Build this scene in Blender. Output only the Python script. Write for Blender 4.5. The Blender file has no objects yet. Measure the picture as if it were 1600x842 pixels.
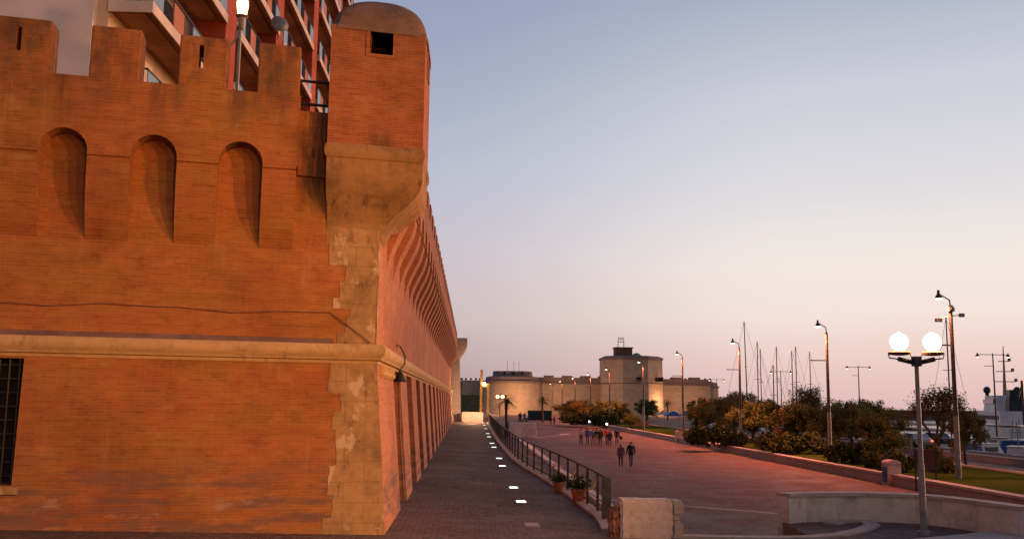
import bpy, bmesh, math, random
from mathutils import Vector, Matrix
random.seed(7)
PI = math.pi
C = bpy.context.scene.collection

# ------------------------------------------------------------------ camera
FL = 1500.0; ROLL = .013; PIT = math.atan(206.8/1500); YAW = math.radians(2.32); H = 2.9
def ray(px, py):
    x, y = px-800, py-421
    ux = x*math.cos(ROLL)+y*math.sin(ROLL); uy = -x*math.sin(ROLL)+y*math.cos(ROLL)
    f = FL*math.cos(PIT)+uy*math.sin(PIT); z = FL*math.sin(PIT)-uy*math.cos(PIT)
    return (ux*math.cos(YAW)+f*math.sin(YAW), -ux*math.sin(YAW)+f*math.cos(YAW), z)
def at(px, py, z):
    r = ray(px, py); t = (z-H)/r[2]; return Vector((r[0]*t, r[1]*t, z))
def aty(px, py, Y):
    r = ray(px, py); t = Y/r[1]; return Vector((r[0]*t, Y, H+r[2]*t))
cam = bpy.data.cameras.new("camera"); co = bpy.data.objects.new("camera", cam); C.objects.link(co)
cam.sensor_width = 36; cam.lens = 36*FL/1600; cam.clip_end = 6000; cam.clip_start = .1
fw = Vector((math.sin(YAW)*math.cos(PIT), math.cos(YAW)*math.cos(PIT), math.sin(PIT)))
rt = Vector((math.cos(YAW), -math.sin(YAW), 0)); up = rt.cross(fw)
# roll: scene turns clockwise in the picture, so the camera turns anticlockwise
r2 = rt*math.cos(ROLL)+up*math.sin(ROLL); u2 = up*math.cos(ROLL)-rt*math.sin(ROLL)
M = Matrix((r2, u2, -fw)).transposed().to_4x4(); M.translation = Vector((0, 0, H))
co.matrix_world = M
S = bpy.context.scene; S.camera = co

# ------------------------------------------------------------------ helpers: nodes / materials
class N:
    def __init__(s, name):
        s.m = bpy.data.materials.new(name); s.m.use_nodes = True
        s.t = s.m.node_tree; s.b = s.t.nodes['Principled BSDF']
    def n(s, typ, **k):
        x = s.t.nodes.new(typ)
        for a, v in k.items(): setattr(x, a, v)
        return x
    def l(s, a, b): s.t.links.new(a, b)
    def uv(s): return s.n('ShaderNodeTexCoord').outputs['UV']
    def obj(s): return s.n('ShaderNodeTexCoord').outputs['Object']
    def mp(s, v, sc, loc=(0, 0, 0)):
        x = s.n('ShaderNodeMapping'); s.l(v, x.inputs[0]); x.inputs['Scale'].default_value = sc; x.inputs['Location'].default_value = loc
        return x.outputs[0]
    def noise(s, v, sc, det=4, rough=.6):
        x = s.n('ShaderNodeTexNoise'); s.l(v, x.inputs['Vector']); x.inputs['Scale'].default_value = sc
        x.inputs['Detail'].default_value = det; x.inputs['Roughness'].default_value = rough
        return x.outputs['Fac']
    def rng(s, v, a, b, c=0., d=1.):
        x = s.n('ShaderNodeMapRange'); x.interpolation_type = 'SMOOTHSTEP'; s.l(v, x.inputs[0])
        for i, q in enumerate((a, b, c, d)): x.inputs[i+1].default_value = q
        return x.outputs[0]
    def ma(s, op, a, b=None):
        x = s.n('ShaderNodeMath', operation=op)
        for i, q in enumerate((a, b)):
            if q is None: continue
            if isinstance(q, (int, float)): x.inputs[i].default_value = q
            else: s.l(q, x.inputs[i])
        return x.outputs[0]
    def mix(s, f, a, b, mode='MIX'):
        x = s.n('ShaderNodeMix', data_type='RGBA', blend_type=mode)
        for i, q in ((0, f), (6, a), (7, b)):
            if isinstance(q, (int, float)): x.inputs[i].default_value = q
            elif isinstance(q, tuple): x.inputs[i].default_value = (*q, 1)
            else: s.l(q, x.inputs[i])
        return x.outputs[2]
    def bump(s, h, st, d=.02):
        x = s.n('ShaderNodeBump'); x.inputs['Strength'].default_value = st; x.inputs['Distance'].default_value = d
        s.l(h, x.inputs['Height']); s.l(x.outputs[0], s.b.inputs['Normal'])
    def out(s, col, rough=.8, metal=0., spec=.35):
        if isinstance(col, tuple): s.b.inputs['Base Color'].default_value = (*col, 1)
        else: s.l(col, s.b.inputs['Base Color'])
        if isinstance(rough, (int, float)): s.b.inputs['Roughness'].default_value = rough
        else: s.l(rough, s.b.inputs['Roughness'])
        s.b.inputs['Metallic'].default_value = metal
        s.b.inputs['Specular IOR Level'].default_value = spec
        return s.m
def plain(name, c, rough=.7, metal=0., var=.25, sc=3., bump=.0):
    g = N(name); v = g.obj(); f = g.noise(v, sc, 5)
    d = tuple(x*(1-var) for x in c); b = tuple(min(1, x*(1+var)) for x in c)
    col = g.mix(g.rng(f, .3, .7), d, b)
    if bump: g.bump(g.noise(v, sc*6, 5), bump, .02)
    return g.out(col, rough, metal)
def emit(name, c, st):
    g = N(name); g.b.inputs['Emission Color'].default_value = (*c, 1); g.b.inputs['Emission Strength'].default_value = st
    return g.out(tuple(min(.8, x) for x in c), .5)

def brick(name, c1, c2, mort, row=.060, wid=.27, stains_darkening=(), damp=True, grime=.5, ochre=False):
    g = N(name); v = g.uv()
    warp = g.n('ShaderNodeVectorMath', operation='ADD')
    nz = g.n('ShaderNodeTexNoise'); g.l(v, nz.inputs['Vector']); nz.inputs['Scale'].default_value = 1.3; nz.inputs['Detail'].default_value = 3
    sub = g.n('ShaderNodeVectorMath', operation='MULTIPLY_ADD'); g.l(nz.outputs['Color'], sub.inputs[0])
    sub.inputs[1].default_value = (.03, .03, 0); sub.inputs[2].default_value = (-.015, -.015, 0)
    g.l(v, warp.inputs[0]); g.l(sub.outputs[0], warp.inputs[1])
    bt = g.n('ShaderNodeTexBrick'); g.l(warp.outputs[0], bt.inputs['Vector'])
    bt.inputs['Scale'].default_value = 1; bt.inputs['Brick Width'].default_value = wid; bt.inputs['Row Height'].default_value = row
    bt.inputs['Mortar Size'].default_value = .009; bt.inputs['Mortar Smooth'].default_value = .3; bt.inputs['Bias'].default_value = -.1
    for k, c in (('Color1', c1), ('Color2', c2), ('Mortar', mort)): bt.inputs[k].default_value = (*c, 1)
    col = bt.outputs['Color']
    # courses differ from one another
    rowv = g.noise(g.mp(v, (.25, 9, 1)), 1.7, 3)
    col = g.mix(g.rng(rowv, .35, .7, 0, .5), col, (.78, .72, .70), 'MULTIPLY')
    big = g.noise(v, .35, 6, .65)
    col = g.mix(g.rng(big, .43, .66, 0, .8), col, (.66, .60, .62), 'MULTIPLY')
    mid = g.noise(g.mp(v, (1, 1.3, 1), (7, 4, 0)), 2.6, 6, .7)
    col = g.mix(g.rng(mid, .5, .72, 0, .75), col, (.66, .62, .66), 'MULTIPLY')
    col = g.mix(g.rng(mid, .48, .30, 0, .7), col, (1.28, 1.22, 1.1), 'MULTIPLY')
    pal = g.noise(g.mp(v, (1, 2.2, 1), (5, 3, 0)), .8, 6, .7)
    col = g.mix(g.rng(pal, .56, .74, 0, .5), col, (.42, .24, .13))
    if ochre:
        on = g.noise(g.mp(v, (.5, .9, 1), (3, 8, 0)), .9, 5, .65)
        col = g.mix(g.rng(on, .38, .66, 0, .85), col, (.92, 1.18, .82), 'MULTIPLY')
        wn_ = g.noise(g.mp(v, (3.2, .45, 1), (6, 1, 0)), .9, 6, .72)
        col = g.mix(g.rng(wn_, .56, .76, 0, .42), col, (.44, .24, .12))
        sp_ = g.noise(v, 6, 4, .7)
        col = g.mix(g.rng(sp_, .6, .78, 0, .5), col, (.10, .05, .025))
    sep = g.n('ShaderNodeSeparateXYZ'); g.l(v, sep.inputs[0]); U, V = sep.outputs[0], sep.outputs[1]
    if damp:
        dn = g.noise(g.mp(v, (.45, 2.6, 1), (2, 7, 0)), 1.1, 6, .7)
        dm = g.ma('MULTIPLY', g.rng(dn, .42, .62), g.rng(V, 2.0, 1.0, 0, .85))
        col = g.mix(dm, col, (.13, .085, .075))
        dn2 = g.noise(g.mp(v, (.8, 1.6, 1), (9, 2, 0)), 1.9, 6, .7)
        col = g.mix(g.ma('MULTIPLY', g.rng(dn2, .55, .7), g.rng(V, 1.3, .7, 0, .6)), col, (.36, .27, .22))
    if stains_darkening:
        fine = g.noise(g.mp(v, (3, .5, 1)), 1.5, 5, .7)
        tot = None
        for (uc, w, z0, z1, a) in stains_darkening:
            d = g.ma('ABSOLUTE', g.ma('SUBTRACT', U, uc))
            k = g.ma('MULTIPLY', g.rng(d, w, w*.15), g.rng(V, z0, z1, 0, a))
            tot = k if tot is None else g.ma('MAXIMUM', tot, k)
        tot = g.ma('MULTIPLY', tot, g.rng(fine, .3, .6))
        col = g.mix(tot, col, (.03, .025, .02))
        up = g.noise(g.mp(v, (1.2, .5, 1), (1, 1, 0)), 1.5, 6, .7)
        col = g.mix(g.ma('MULTIPLY', g.rng(up, .42, .66), g.rng(V, 7.9, 10.1, 0, grime)), col, (.06, .045, .035))
    g.bump(bt.outputs['Fac'], -.35, .012)
    return g.out(col, .92)

def stone(name, c, dark=.45, sc=.9, blocks=None, bump=.4, spots=.6, pale=0., joint=.45):
    g = N(name); v = g.uv()
    col = c
    if blocks:
        bt = g.n('ShaderNodeTexBrick'); g.l(v, bt.inputs['Vector']); bt.inputs['Scale'].default_value = 1
        bt.inputs['Brick Width'].default_value = blocks[0]; bt.inputs['Row Height'].default_value = blocks[1]
        bt.inputs['Mortar Size'].default_value = .012
        bt.inputs['Color1'].default_value = (*c, 1); bt.inputs['Color2'].default_value = (*[x*(.82 if joint < .5 else .9) for x in c], 1); bt.inputs['Mortar'].default_value = (*[x*joint for x in c], 1)
        col = bt.outputs['Color']
    f = g.noise(v, sc, 7, .7)
    col = g.mix(g.rng(f, .4, .68, 0, spots), col, tuple(x*dark for x in c))
    f2 = g.noise(g.mp(v, (2, .8, 1), (4, 4, 0)), sc*2.3, 7, .72)
    col = g.mix(g.rng(f2, .54, .72, 0, spots), col, tuple(x*dark*.5 for x in c))
    f3 = g.noise(v, sc*9, 5, .7)
    col = g.mix(g.rng(f3, .45, .7, 0, .3), col, tuple(min(1, x*1.25) for x in c))
    if pale:
        f4 = g.noise(g.mp(v, (1, .7, 1), (8, 5, 0)), 1.5, 6, .6)
        col = g.mix(g.rng(f4, .57, .62, 0, pale), col, (.50, .38, .25))
        f5 = g.noise(g.mp(v, (1, .8, 1), (2, 9, 0)), 1.1, 6, .7)
        col = g.mix(g.rng(f5, .55, .7, 0, pale), col, (.16, .09, .05))
    g.bump(g.noise(v, sc*12, 6, .7), bump, .02)
    return g.out(col, .9)

def paving(name, c, cell=.12, bump=.5, rough=.8, var=.5):
    g = N(name); v = g.obj()
    vo = g.n('ShaderNodeTexVoronoi', feature='DISTANCE_TO_EDGE'); g.l(v, vo.inputs['Vector']); vo.inputs['Scale'].default_value = 1/cell; vo.inputs['Randomness'].default_value = .55
    vc = g.n('ShaderNodeTexVoronoi'); g.l(v, vc.inputs['Vector']); vc.inputs['Scale'].default_value = 1/cell; vc.inputs['Randomness'].default_value = .55
    sp = g.n('ShaderNodeSeparateXYZ'); g.l(vc.outputs['Color'], sp.inputs[0])
    col = g.mix(g.rng(sp.outputs[0], 0, 1), tuple(x*(1-var*.5) for x in c), tuple(x*(1+var*.5) for x in c))
    col = g.mix(g.rng(vo.outputs['Distance'], .09, .02, 0, .7), col, tuple(x*.35 for x in c))
    f = g.noise(v, .22, 7, .65); col = g.mix(g.rng(f, .4, .68, 0, .55), col, tuple(x*.55 for x in c))
    f = g.noise(v, .9, 6, .7); col = g.mix(g.rng(f, .52, .72, 0, .4), col, tuple(x*1.6 for x in c))
    g.bump(g.rng(vo.outputs['Distance'], 0, .1), bump, .015)
    return g.out(col, g.rng(g.noise(v, .5, 4), .3, .7, rough-.15, rough+.1), 0, .12)

# front wall: distance u along its face; s (from the corner) = 2.554 - u
SU = lambda s: 2.554-s
CREN = [6.32, 4.62, 2.98]
MT = {}
MT['brick'] = brick('brick_front', (.38, .130, .040), (.318, .098, .029), (.36, .155, .06),
    stains_darkening=[(SU(s+d), w, z0, 9.15, a) for s in CREN for d, w, z0, a in ((.05, .36, 7.95, .5), (-.3, .2, 8.5, .3))]+[(SU(2.3), .5, 8.3, 9.6, .55), (SU(7.4), .4, 8.8, 10.2, .6), (SU(5.5), .3, 9.2, 10.3, .6), (SU(1.47), .5, 6.3, 7.7, .85)], grime=.7, ochre=True)  # last entry darkens the whole recessed bay beside the turret
MT['brick_side'] = brick('brick_side', (.46, .19, .10), (.37, .135, .065), (.42, .21, .12), stains_darkening=[(300, .1, 9, 9.2, .1)], grime=.35)  # front brick made paler and pinker; this side's sky glow is in the colour
MT['brick_turret'] = brick('brick_turret', (.36, .12, .042), (.28, .082, .028), (.33, .16, .08), stains_darkening=[(SU(.1), .5, 9.0, 8.3, .6)], damp=False, grime=.2)
MT['stone'] = stone('weathered_stone', (.40, .245, .115), .42, .8, blocks=(.83, .41), joint=.72, spots=.85, pale=.85)
MT['stone_dome'] = stone('grimy_render', (.20, .125, .09), .4, 1.1)
MT['stone_base'] = stone('turret_base_stone', (.31, .172, .072), .38, .75, spots=.95, bump=.7)
MT['string'] = stone('string_course_stone', (.50, .33, .16), .5, 1.2, spots=.6)
MT['ledge'] = plain('ledge_mortar', (.17, .10, .085), .9, sc=2.)
MT['travertine'] = stone('travertine', (.46, .38, .31), .5, 1.3, blocks=(.62, .42), spots=.45)
MT['travertine_plain'] = stone('travertine_plain', (.44, .36, .30), .5, 1.0, spots=.5)
MT['wall_pale'] = stone('worn_white_render', (.66, .52, .43), .55, .8, bump=.6, spots=.7)
MT['wall_smudge'] = stone('smudged_wall_stone', (.66, .52, .43), .42, .55, spots=.85)
MT['kerb'] = stone('kerb_stone', (.48, .37, .30), .5, 1.2, blocks=(1.1, 2.), spots=.45)
MT['garden_wall'] = stone('garden_wall_stone', (.36, .25, .19), .5, 1.0, blocks=(1.6, .35), spots=.4)
MT['cobble'] = paving('dark_cobbles', (.155, .106, .084), .13)
MT['plaza'] = paving('plaza_setts', (.175, .095, .068), .16, .35, .75)
MT['asphalt'] = plain('asphalt', (.10, .075, .065), .85, sc=1.2, var=.3)
MT['quay'] = plain('quay_concrete', (.24, .19, .165), .9, sc=.6, var=.3)
MT['ground'] = plain('far_ground', (.10, .08, .06), .95, sc=.1, var=.35)
MT['iron'] = plain('dark_iron', (.035, .033, .032), .55, .3, .3, 6)
MT['pole'] = plain('painted_pole', (.055, .05, .048), .5, .2, .3, 3)
MT['rail_paint'] = plain('railing_paint', (.075, .066, .058), .6, .2, .3, 5)
MT['galv'] = plain('galvanised_pole', (.26, .23, .20), .5, .4, .25, 3)
MT['dark'] = plain('dark_void', (.012, .011, .01), .9)
MT['white'] = plain('white_paint', (.62, .58, .54), .6, sc=2, var=.15)
MT['gable'] = plain('grey_white_render', (.76, .66, .60), .9, sc=.5, var=.14)
MT['cream'] = plain('cream_render', (.58, .44, .31), .9, sc=.6, var=.15)
MT['redwall'] = plain('red_render', (.50, .10, .045), .9, sc=.7, var=.2)
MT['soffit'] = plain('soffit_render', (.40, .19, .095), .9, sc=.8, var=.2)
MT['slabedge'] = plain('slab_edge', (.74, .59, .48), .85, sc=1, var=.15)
MT['bluepanel'] = plain('blue_glass_panel', (.22, .30, .34), .25, sc=.8, var=.2)
MT['orangepanel'] = plain('orange_panel', (.50, .17, .07), .7, sc=1, var=.2)
MT['glass'] = plain('window_glass', (.03, .035, .04), .12, var=.2)
MT['terracotta'] = plain('terracotta', (.42, .13, .06), .85, sc=8, var=.25)
MT['yellow'] = plain('yellow_tape', (.42, .22, .03), .5, var=.2)
MT['yellowpost'] = plain('ochre_paint', (.50, .27, .05), .6, var=.25)
MT['net'] = plain('dark_green_net', (.02, .045, .045), .8, var=.3)
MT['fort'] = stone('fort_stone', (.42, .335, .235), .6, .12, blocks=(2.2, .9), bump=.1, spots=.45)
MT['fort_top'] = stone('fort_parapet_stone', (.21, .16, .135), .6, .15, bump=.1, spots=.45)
MT['red_brown'] = plain('red_brown_steel', (.16, .08, .05), .8, var=.3)
MT['copper'] = plain('green_copper', (.16, .24, .21), .7, var=.2)
MT['hull_dark'] = plain('dark_hull', (.02, .022, .03), .4, var=.3)
MT['hull_white'] = plain('white_hull', (.62, .59, .57), .4, var=.1)
MT['ship'] = plain('ship_white', (.60, .57, .56), .5, sc=.5, var=.12)
MT['canvas_blue'] = plain('blue_canvas', (.03, .10, .28), .8, var=.2)
MT['canvas_pale'] = plain('pale_canvas', (.50, .40, .33), .85, var=.15)
MT['mast'] = plain('mast_alloy', (.25, .20, .19), .5, .3, .2)
MT['car_silver'] = plain('silver_car_paint', (.36, .34, .34), .3, .4, .08)
MT['car_dark'] = plain('dark_car_paint', (.03, .03, .04), .3, .2, .1)
MT['car_red'] = plain('red_car_paint', (.35, .03, .02), .3, .2, .1)
MT['tyre'] = plain('tyre_rubber', (.02, .02, .02), .9)
MT['board_red'] = plain('dark_red_board', (.10, .025, .02), .7)
MT['sign_blue'] = plain('blue_sign_face', (.02, .04, .12), .6)
MT['orange_barrier'] = plain('orange_plastic', (.60, .14, .03), .6)
MT['globe'] = emit('lit_globe', (1, .50, .2), 70)
MT['bell_glow'] = emit('lit_lamp_mouth', (1, .50, .28), 16)
MT['lantern'] = emit('lit_lantern_glass', (1, .62, .25), 6)
MT['floor_glow'] = emit('lit_floor_lens', (.92, 1, .86), 3.2)
MT['spot_glow'] = emit('lit_spot', (1, .93, .75), 14)
MT['tail'] = emit('tail_light', (1, .08, .04), 4)
def leafmat(name, a, b, c):
    g = N(name); v = g.obj()
    col = g.mix(g.rng(g.noise(v, .9, 3), .35, .65), a, b)
    col = g.mix(g.rng(g.noise(v, 7, 2), .5, .75, 0, .7), col, c)
    g.out(col, .8, 0, .1); return g.m
MT['leaf'] = leafmat('evergreen_leaf', (.066, .100, .024), (.110, .122, .032), (.16, .13, .04))
MT['leaf_warm'] = leafmat('olive_leaf', (.15, .14, .034), (.21, .14, .038), (.26, .16, .045))
MT['leaf_hedge'] = leafmat('hedge_leaf', (.036, .056, .016), (.056, .066, .018), (.08, .066, .024))
MT['leaf_dry'] = leafmat('dry_leaf', (.09, .055, .025), (.13, .07, .03), (.06, .05, .02))
MT['palm'] = leafmat('palm_leaf', (.03, .042, .022), (.05, .055, .025), (.07, .06, .03))
MT['bark'] = plain('bark', (.07, .048, .034), .95, sc=4, var=.4)
MT['skin'] = plain('skin', (.42, .24, .17), .6, var=.1)
MT['hair'] = plain('dark_hair', (.02, .016, .012), .7)
def grassmat():
    g = N('lawn'); v = g.obj()
    col = g.mix(g.rng(g.noise(v, .5, 6), .35, .65), (.028, .058, .007), (.045, .066, .012))
    col = g.mix(g.rng(g.noise(v, 9, 4), .45, .7), col, (.058, .070, .016))
    g.bump(g.noise(v, 30, 4), .6, .03); return g.out(col, 1, 0, 0)
MT['grass'] = grassmat()
def watermat():
    g = N('harbour_water'); v = g.obj()
    g.bump(g.noise(g.mp(v, (1, .5, 1)), 1.2, 4), .25, .1); return g.out((.02, .028, .034), .12)
MT['water'] = watermat()

# ------------------------------------------------------------------ helpers: meshes
class MB:
    def __init__(s): s.v = []; s.f = []; s.mi = []; s.cur = 0
    def add(s, vs, fs):
        o = len(s.v); s.v += [tuple(p) for p in vs]; s.f += [tuple(o+i for i in f) for f in fs]; s.mi += [s.cur]*len(fs); return s
    def hexa(s, p):  # 8 points: bottom 4 then top 4 (same winding)
        return s.add(p, [(3, 2, 1, 0), (4, 5, 6, 7), (0, 1, 5, 4), (1, 2, 6, 5), (2, 3, 7, 6), (3, 0, 4, 7)])
    def box(s, x0, x1, y0, y1, z0, z1):
        return s.hexa([(x0, y0, z0), (x1, y0, z0), (x1, y1, z0), (x0, y1, z0), (x0, y0, z1), (x1, y0, z1), (x1, y1, z1), (x0, y1, z1)])
    def tube(s, pts, r, n=8, caps=True):
        pts = [Vector(p) for p in pts]; R = r if isinstance(r, (list, tuple)) else [r]*len(pts)
        vs = []; fs = []
        ref = None
        for i, p in enumerate(pts):
            d = (pts[min(i+1, len(pts)-1)]-pts[max(i-1, 0)]).normalized()
            if ref is None or abs(ref.dot(d)) > .98: ref = Vector((0, 0, 1)) if abs(d.z) < .9 else Vector((1, 0, 0))
            a = d.cross(ref).normalized(); b = d.cross(a)
            for k in range(n):
                t = 2*PI*k/n; vs.append(p+(a*math.cos(t)+b*math.sin(t))*R[i])
        for i in range(len(pts)-1):
            for k in range(n):
                k2 = (k+1) % n; fs.append((i*n+k, i*n+k2, (i+1)*n+k2, (i+1)*n+k))
        if caps: fs.append(tuple(range(n))[::-1]); fs.append(tuple((len(pts)-1)*n+k for k in range(n)))
        return s.add(vs, fs)
    def lathe(s, prof, c=(0, 0, 0), n=16, a0=0.):
        vs = []; fs = []
        for (r, z) in prof:
            for k in range(n):
                t = a0+2*PI*k/n; vs.append((c[0]+r*math.cos(t), c[1]+r*math.sin(t), c[2]+z))
        for i in range(len(prof)-1):
            for k in range(n):
                k2 = (k+1) % n; fs.append((i*n+k, i*n+k2, (i+1)*n+k2, (i+1)*n+k))
        if prof[0][0] > 1e-4: fs.append(tuple(range(n))[::-1])
        if prof[-1][0] > 1e-4: fs.append(tuple((len(prof)-1)*n+k for k in range(n)))
        return s.add(vs, fs)
    def prism(s, poly, z0, z1):  # poly in xy
        n = len(poly); vs = [(x, y, z0) for x, y in poly]+[(x, y, z1) for x, y in poly]
        fs = [tuple(range(n))[::-1], tuple(range(n, 2*n))]+[(i, (i+1) % n, n+(i+1) % n, n+i) for i in range(n)]
        return s.add(vs, fs)
    def extr(s, poly, off):  # closed 3D polygon extruded by a vector
        n = len(poly); off = Vector(off); vs = [Vector(p) for p in poly]+[Vector(p)+off for p in poly]
        fs = [tuple(range(n))[::-1], tuple(range(n, 2*n))]+[(i, (i+1) % n, n+(i+1) % n, n+i) for i in range(n)]
        return s.add(vs, fs)
    def loft(s, rings, caps=True, closed=True):
        n = len(rings[0]); vs = [p for r in rings for p in r]; fs = []
        for i in range(len(rings)-1):
            for k in range(n if closed else n-1):
                k2 = (k+1) % n; fs.append((i*n+k, i*n+k2, (i+1)*n+k2, (i+1)*n+k))
        if caps: fs.append(tuple(range(n))[::-1]); fs.append(tuple((len(rings)-1)*n+k for k in range(n)))
        return s.add(vs, fs)
    def sweep(s, path, prof, closed=True, caps=True):  # plan polyline, outward = left of travel... (offset, z)
        P = [Vector((p[0], p[1])) for p in path]; rings = []
        for i, p in enumerate(P):
            ns = []
            if i > 0: d = (P[i]-P[i-1]).normalized(); ns.append(Vector((d.y, -d.x)))
            if i < len(P)-1: d = (P[i+1]-P[i]).normalized(); ns.append(Vector((d.y, -d.x)))
            n = sum(ns, Vector((0, 0))); n.normalize(); k = 1/max(.2, n.dot(ns[0]))
            z = path[i][2] if len(path[i]) > 2 else 0
            rings.append([(p.x+n.x*k*o, p.y+n.y*k*o, z+h) for o, h in prof])
        return s.loft(rings, caps and closed, closed)
    def build(s, name, mats, root=None, world=False, smooth=False, uv=True):
        me = bpy.data.meshes.new(name); me.from_pydata(s.v, [], s.f)
        bm = bmesh.new(); bm.from_mesh(me)
        for f, m in zip(bm.faces, s.mi): f.material_index = m
        bmesh.ops.recalc_face_normals(bm, faces=bm.faces)
        if uv: uvbox(bm)
        if smooth:
            for f in bm.faces: f.smooth = True
            for e in bm.edges:
                if len(e.link_faces) == 2 and e.calc_face_angle(0) > .7: e.smooth = False
        bm.to_mesh(me); bm.free()
        for m in (mats if isinstance(mats, list) else [mats]): me.materials.append(MT[m] if isinstance(m, str) else m)
        o = bpy.data.objects.new(name, me); C.objects.link(o)
        if root is not None:
            o.parent = root
            if world:
                r = root; mw = Matrix()
                while r is not None: mw = r.matrix_basis @ mw; r = r.parent
                me.transform(mw.inverted())
        return o
def uvbox(bm):
    L = bm.loops.layers.uv.new('UVMap')
    for f in bm.faces:
        n = f.normal
        if abs(n.z) > .75 or n.length < .1:
            for l in f.loops: l[L].uv = (l.vert.co.x, l.vert.co.y)
        else:
            t = Vector((-n.y, n.x, 0)).normalized()
            if t.x < -.05 or (abs(t.x) <= .05 and t.y < 0): t = -t
            for l in f.loops: l[L].uv = (l.vert.co.dot(t), l.vert.co.z)
def tag(o, label=None, cat=None, group=None, kind=None):
    for k, v in (('label', label), ('category', cat), ('group', group), ('kind', kind)):
        if v: o[k] = v
    return o
def thing(name, loc, label, cat, group=None, rz=0.):
    o = bpy.data.objects.new(name, None); C.objects.link(o); o.location = loc; o.rotation_euler = (0, 0, rz); o.empty_display_size = .2
    return tag(o, label, cat, group)
def copy_tree(o, parent=None, loc=None, rz=None, label=None, group=None, sc=None):
    c = o.copy(); C.objects.link(c)
    if parent is not None: c.parent = parent
    if loc is not None: c.location = loc
    if rz is not None: c.rotation_euler = (0, 0, rz)
    if sc is not None: c.scale = sc
    if label: c['label'] = label
    if group: c['group'] = group
    for ch in KIDS(o): copy_tree(ch, c)
    return c
def KIDS(o): return list(o.children)
def evalmesh(o):
    dg = bpy.context.evaluated_depsgraph_get(); return bpy.data.meshes.new_from_object(o.evaluated_get(dg))
def cut(o, cutters):
    for mb in cutters:
        me = bpy.data.meshes.new('c'); me.from_pydata(mb.v, [], mb.f); bm = bmesh.new(); bm.from_mesh(me); bmesh.ops.recalc_face_normals(bm, faces=bm.faces); bm.to_mesh(me); bm.free()
        if o.parent: me.transform(o.parent.matrix_basis.inverted())
        c = bpy.data.objects.new('c', me); C.objects.link(c)
        if o.parent: c.parent = o.parent
        m = o.modifiers.new('b', 'BOOLEAN'); m.operation = 'DIFFERENCE'; m.solver = 'EXACT'; m.object = c
        bpy.context.view_layer.update()
        new = evalmesh(o); o.modifiers.clear(); o.data = new
        bpy.data.objects.remove(c)
    bm = bmesh.new(); bm.from_mesh(o.data)
    for l in list(bm.loops.layers.uv): bm.loops.layers.uv.remove(l)
    off = Matrix.Translation(o.parent.location) if o.parent else Matrix()
    bm.transform(off); uvbox(bm); bm.transform(off.inverted()); bm.to_mesh(o.data); bm.free()

# ------------------------------------------------------------------ fortress wall
CO = Vector((-2.05, 20.6, 0)); D = Vector((-.975, -.221, 0)).normalized(); NF = Vector((-D.y, D.x, 0)) * 1.0
NF = Vector((.221, -.975, 0)).normalized()
def fp(s, z, n=0.): v = CO+D*s+NF*n; return (v.x, v.y, z)
YEND = 99.
fort = thing('fortress_wall', CO, 'orange brick fortress wall with battlements, stone corner and rounded sentry turret beside the walkway', 'wall')
OV = .50      # overhang of the battlements
ROW = [(fp(18, 0)[0], fp(18, 0)[1]), (CO.x, CO.y), (CO.x, YEND)]   # left -> corner -> away; outward is right of travel

def zt(x, y):   # walkway level
    return min(.44, max(0, (3-x)*.036))*(1 if y < 60 else .4) + .011*max(0, min(y, 100)-25)

# upper faces (above the string course)
m = MB(); m.sweep([ROW[0][:2], ROW[1]], [(0, 3.9), (0, 9.0), (-.9, 9.0), (-.9, 3.9)]); m.build('front_face', 'brick', fort, True)
m = MB(); m.sweep([(CO.x, CO.y+.9), (CO.x, YEND)], [(0, 3.9), (0, 9.0), (-1.2, 9.0), (-1.2, 3.9)]); 
m.add([fp(0, 3.9), (CO.x, CO.y+.9, 3.9), (CO.x, CO.y+.9, 9.0), fp(0, 9.0)], [(0, 1, 2, 3)]); m.build('side_face', 'brick_side', fort, True)

# overhanging parapet with a row of little arches
def parapet(fn, c0, n, w=1.68, r=.44, zi=7.70, ztop=9.22, OV=.50):
    mb = MB(); h = w/2
    for i in range(n):
        c = c0+i*w
        lo, hi = c-h, c+h
        arc = [(c-r*math.cos(PI*k/12), zi+r*math.sin(PI*k/12)) for k in range(13)]
        poly = [(lo, zi)]+arc+[(hi, zi), (hi, ztop), (lo, ztop)]
        mb.add([fn(s, z, OV) for s, z in poly], [tuple(range(len(poly)))])
        vs = [fn(s, z, OV) for s, z in arc]+[fn(s, z, -.01) for s, z in arc]
        mb.add(vs, [(k, k+1, 13+k+1, 13+k) for k in range(12)])
        for a, b in ((lo, c-r), (c+r, hi)): mb.add([fn(a, zi, OV), fn(b, zi, OV), fn(b, zi, -.01), fn(a, zi, -.01)], [(0, 1, 2, 3)])
        mb.add([fn(lo, ztop, OV), fn(hi, ztop, OV), fn(hi, ztop, -.55), fn(lo, ztop, -.55)], [(0, 1, 2, 3)])
        mb.add([fn(lo, ztop, -.55), fn(hi, ztop, -.55), fn(hi, 8.9, -.55), fn(lo, 8.9, -.55)], [(0, 1, 2, 3)])
    a, b = c0-h, c0+(n-1)*w+h
    for e in (a, b): mb.add([fn(e, zi, OV), fn(e, zi, -.01), fn(e, ztop, -.01), fn(e, ztop, OV)], [(0, 1, 2, 3)])
    return mb
NB = 8
C0 = 2.955    # first niche centre on the front
mb = parapet(fp, C0, NB)
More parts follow.
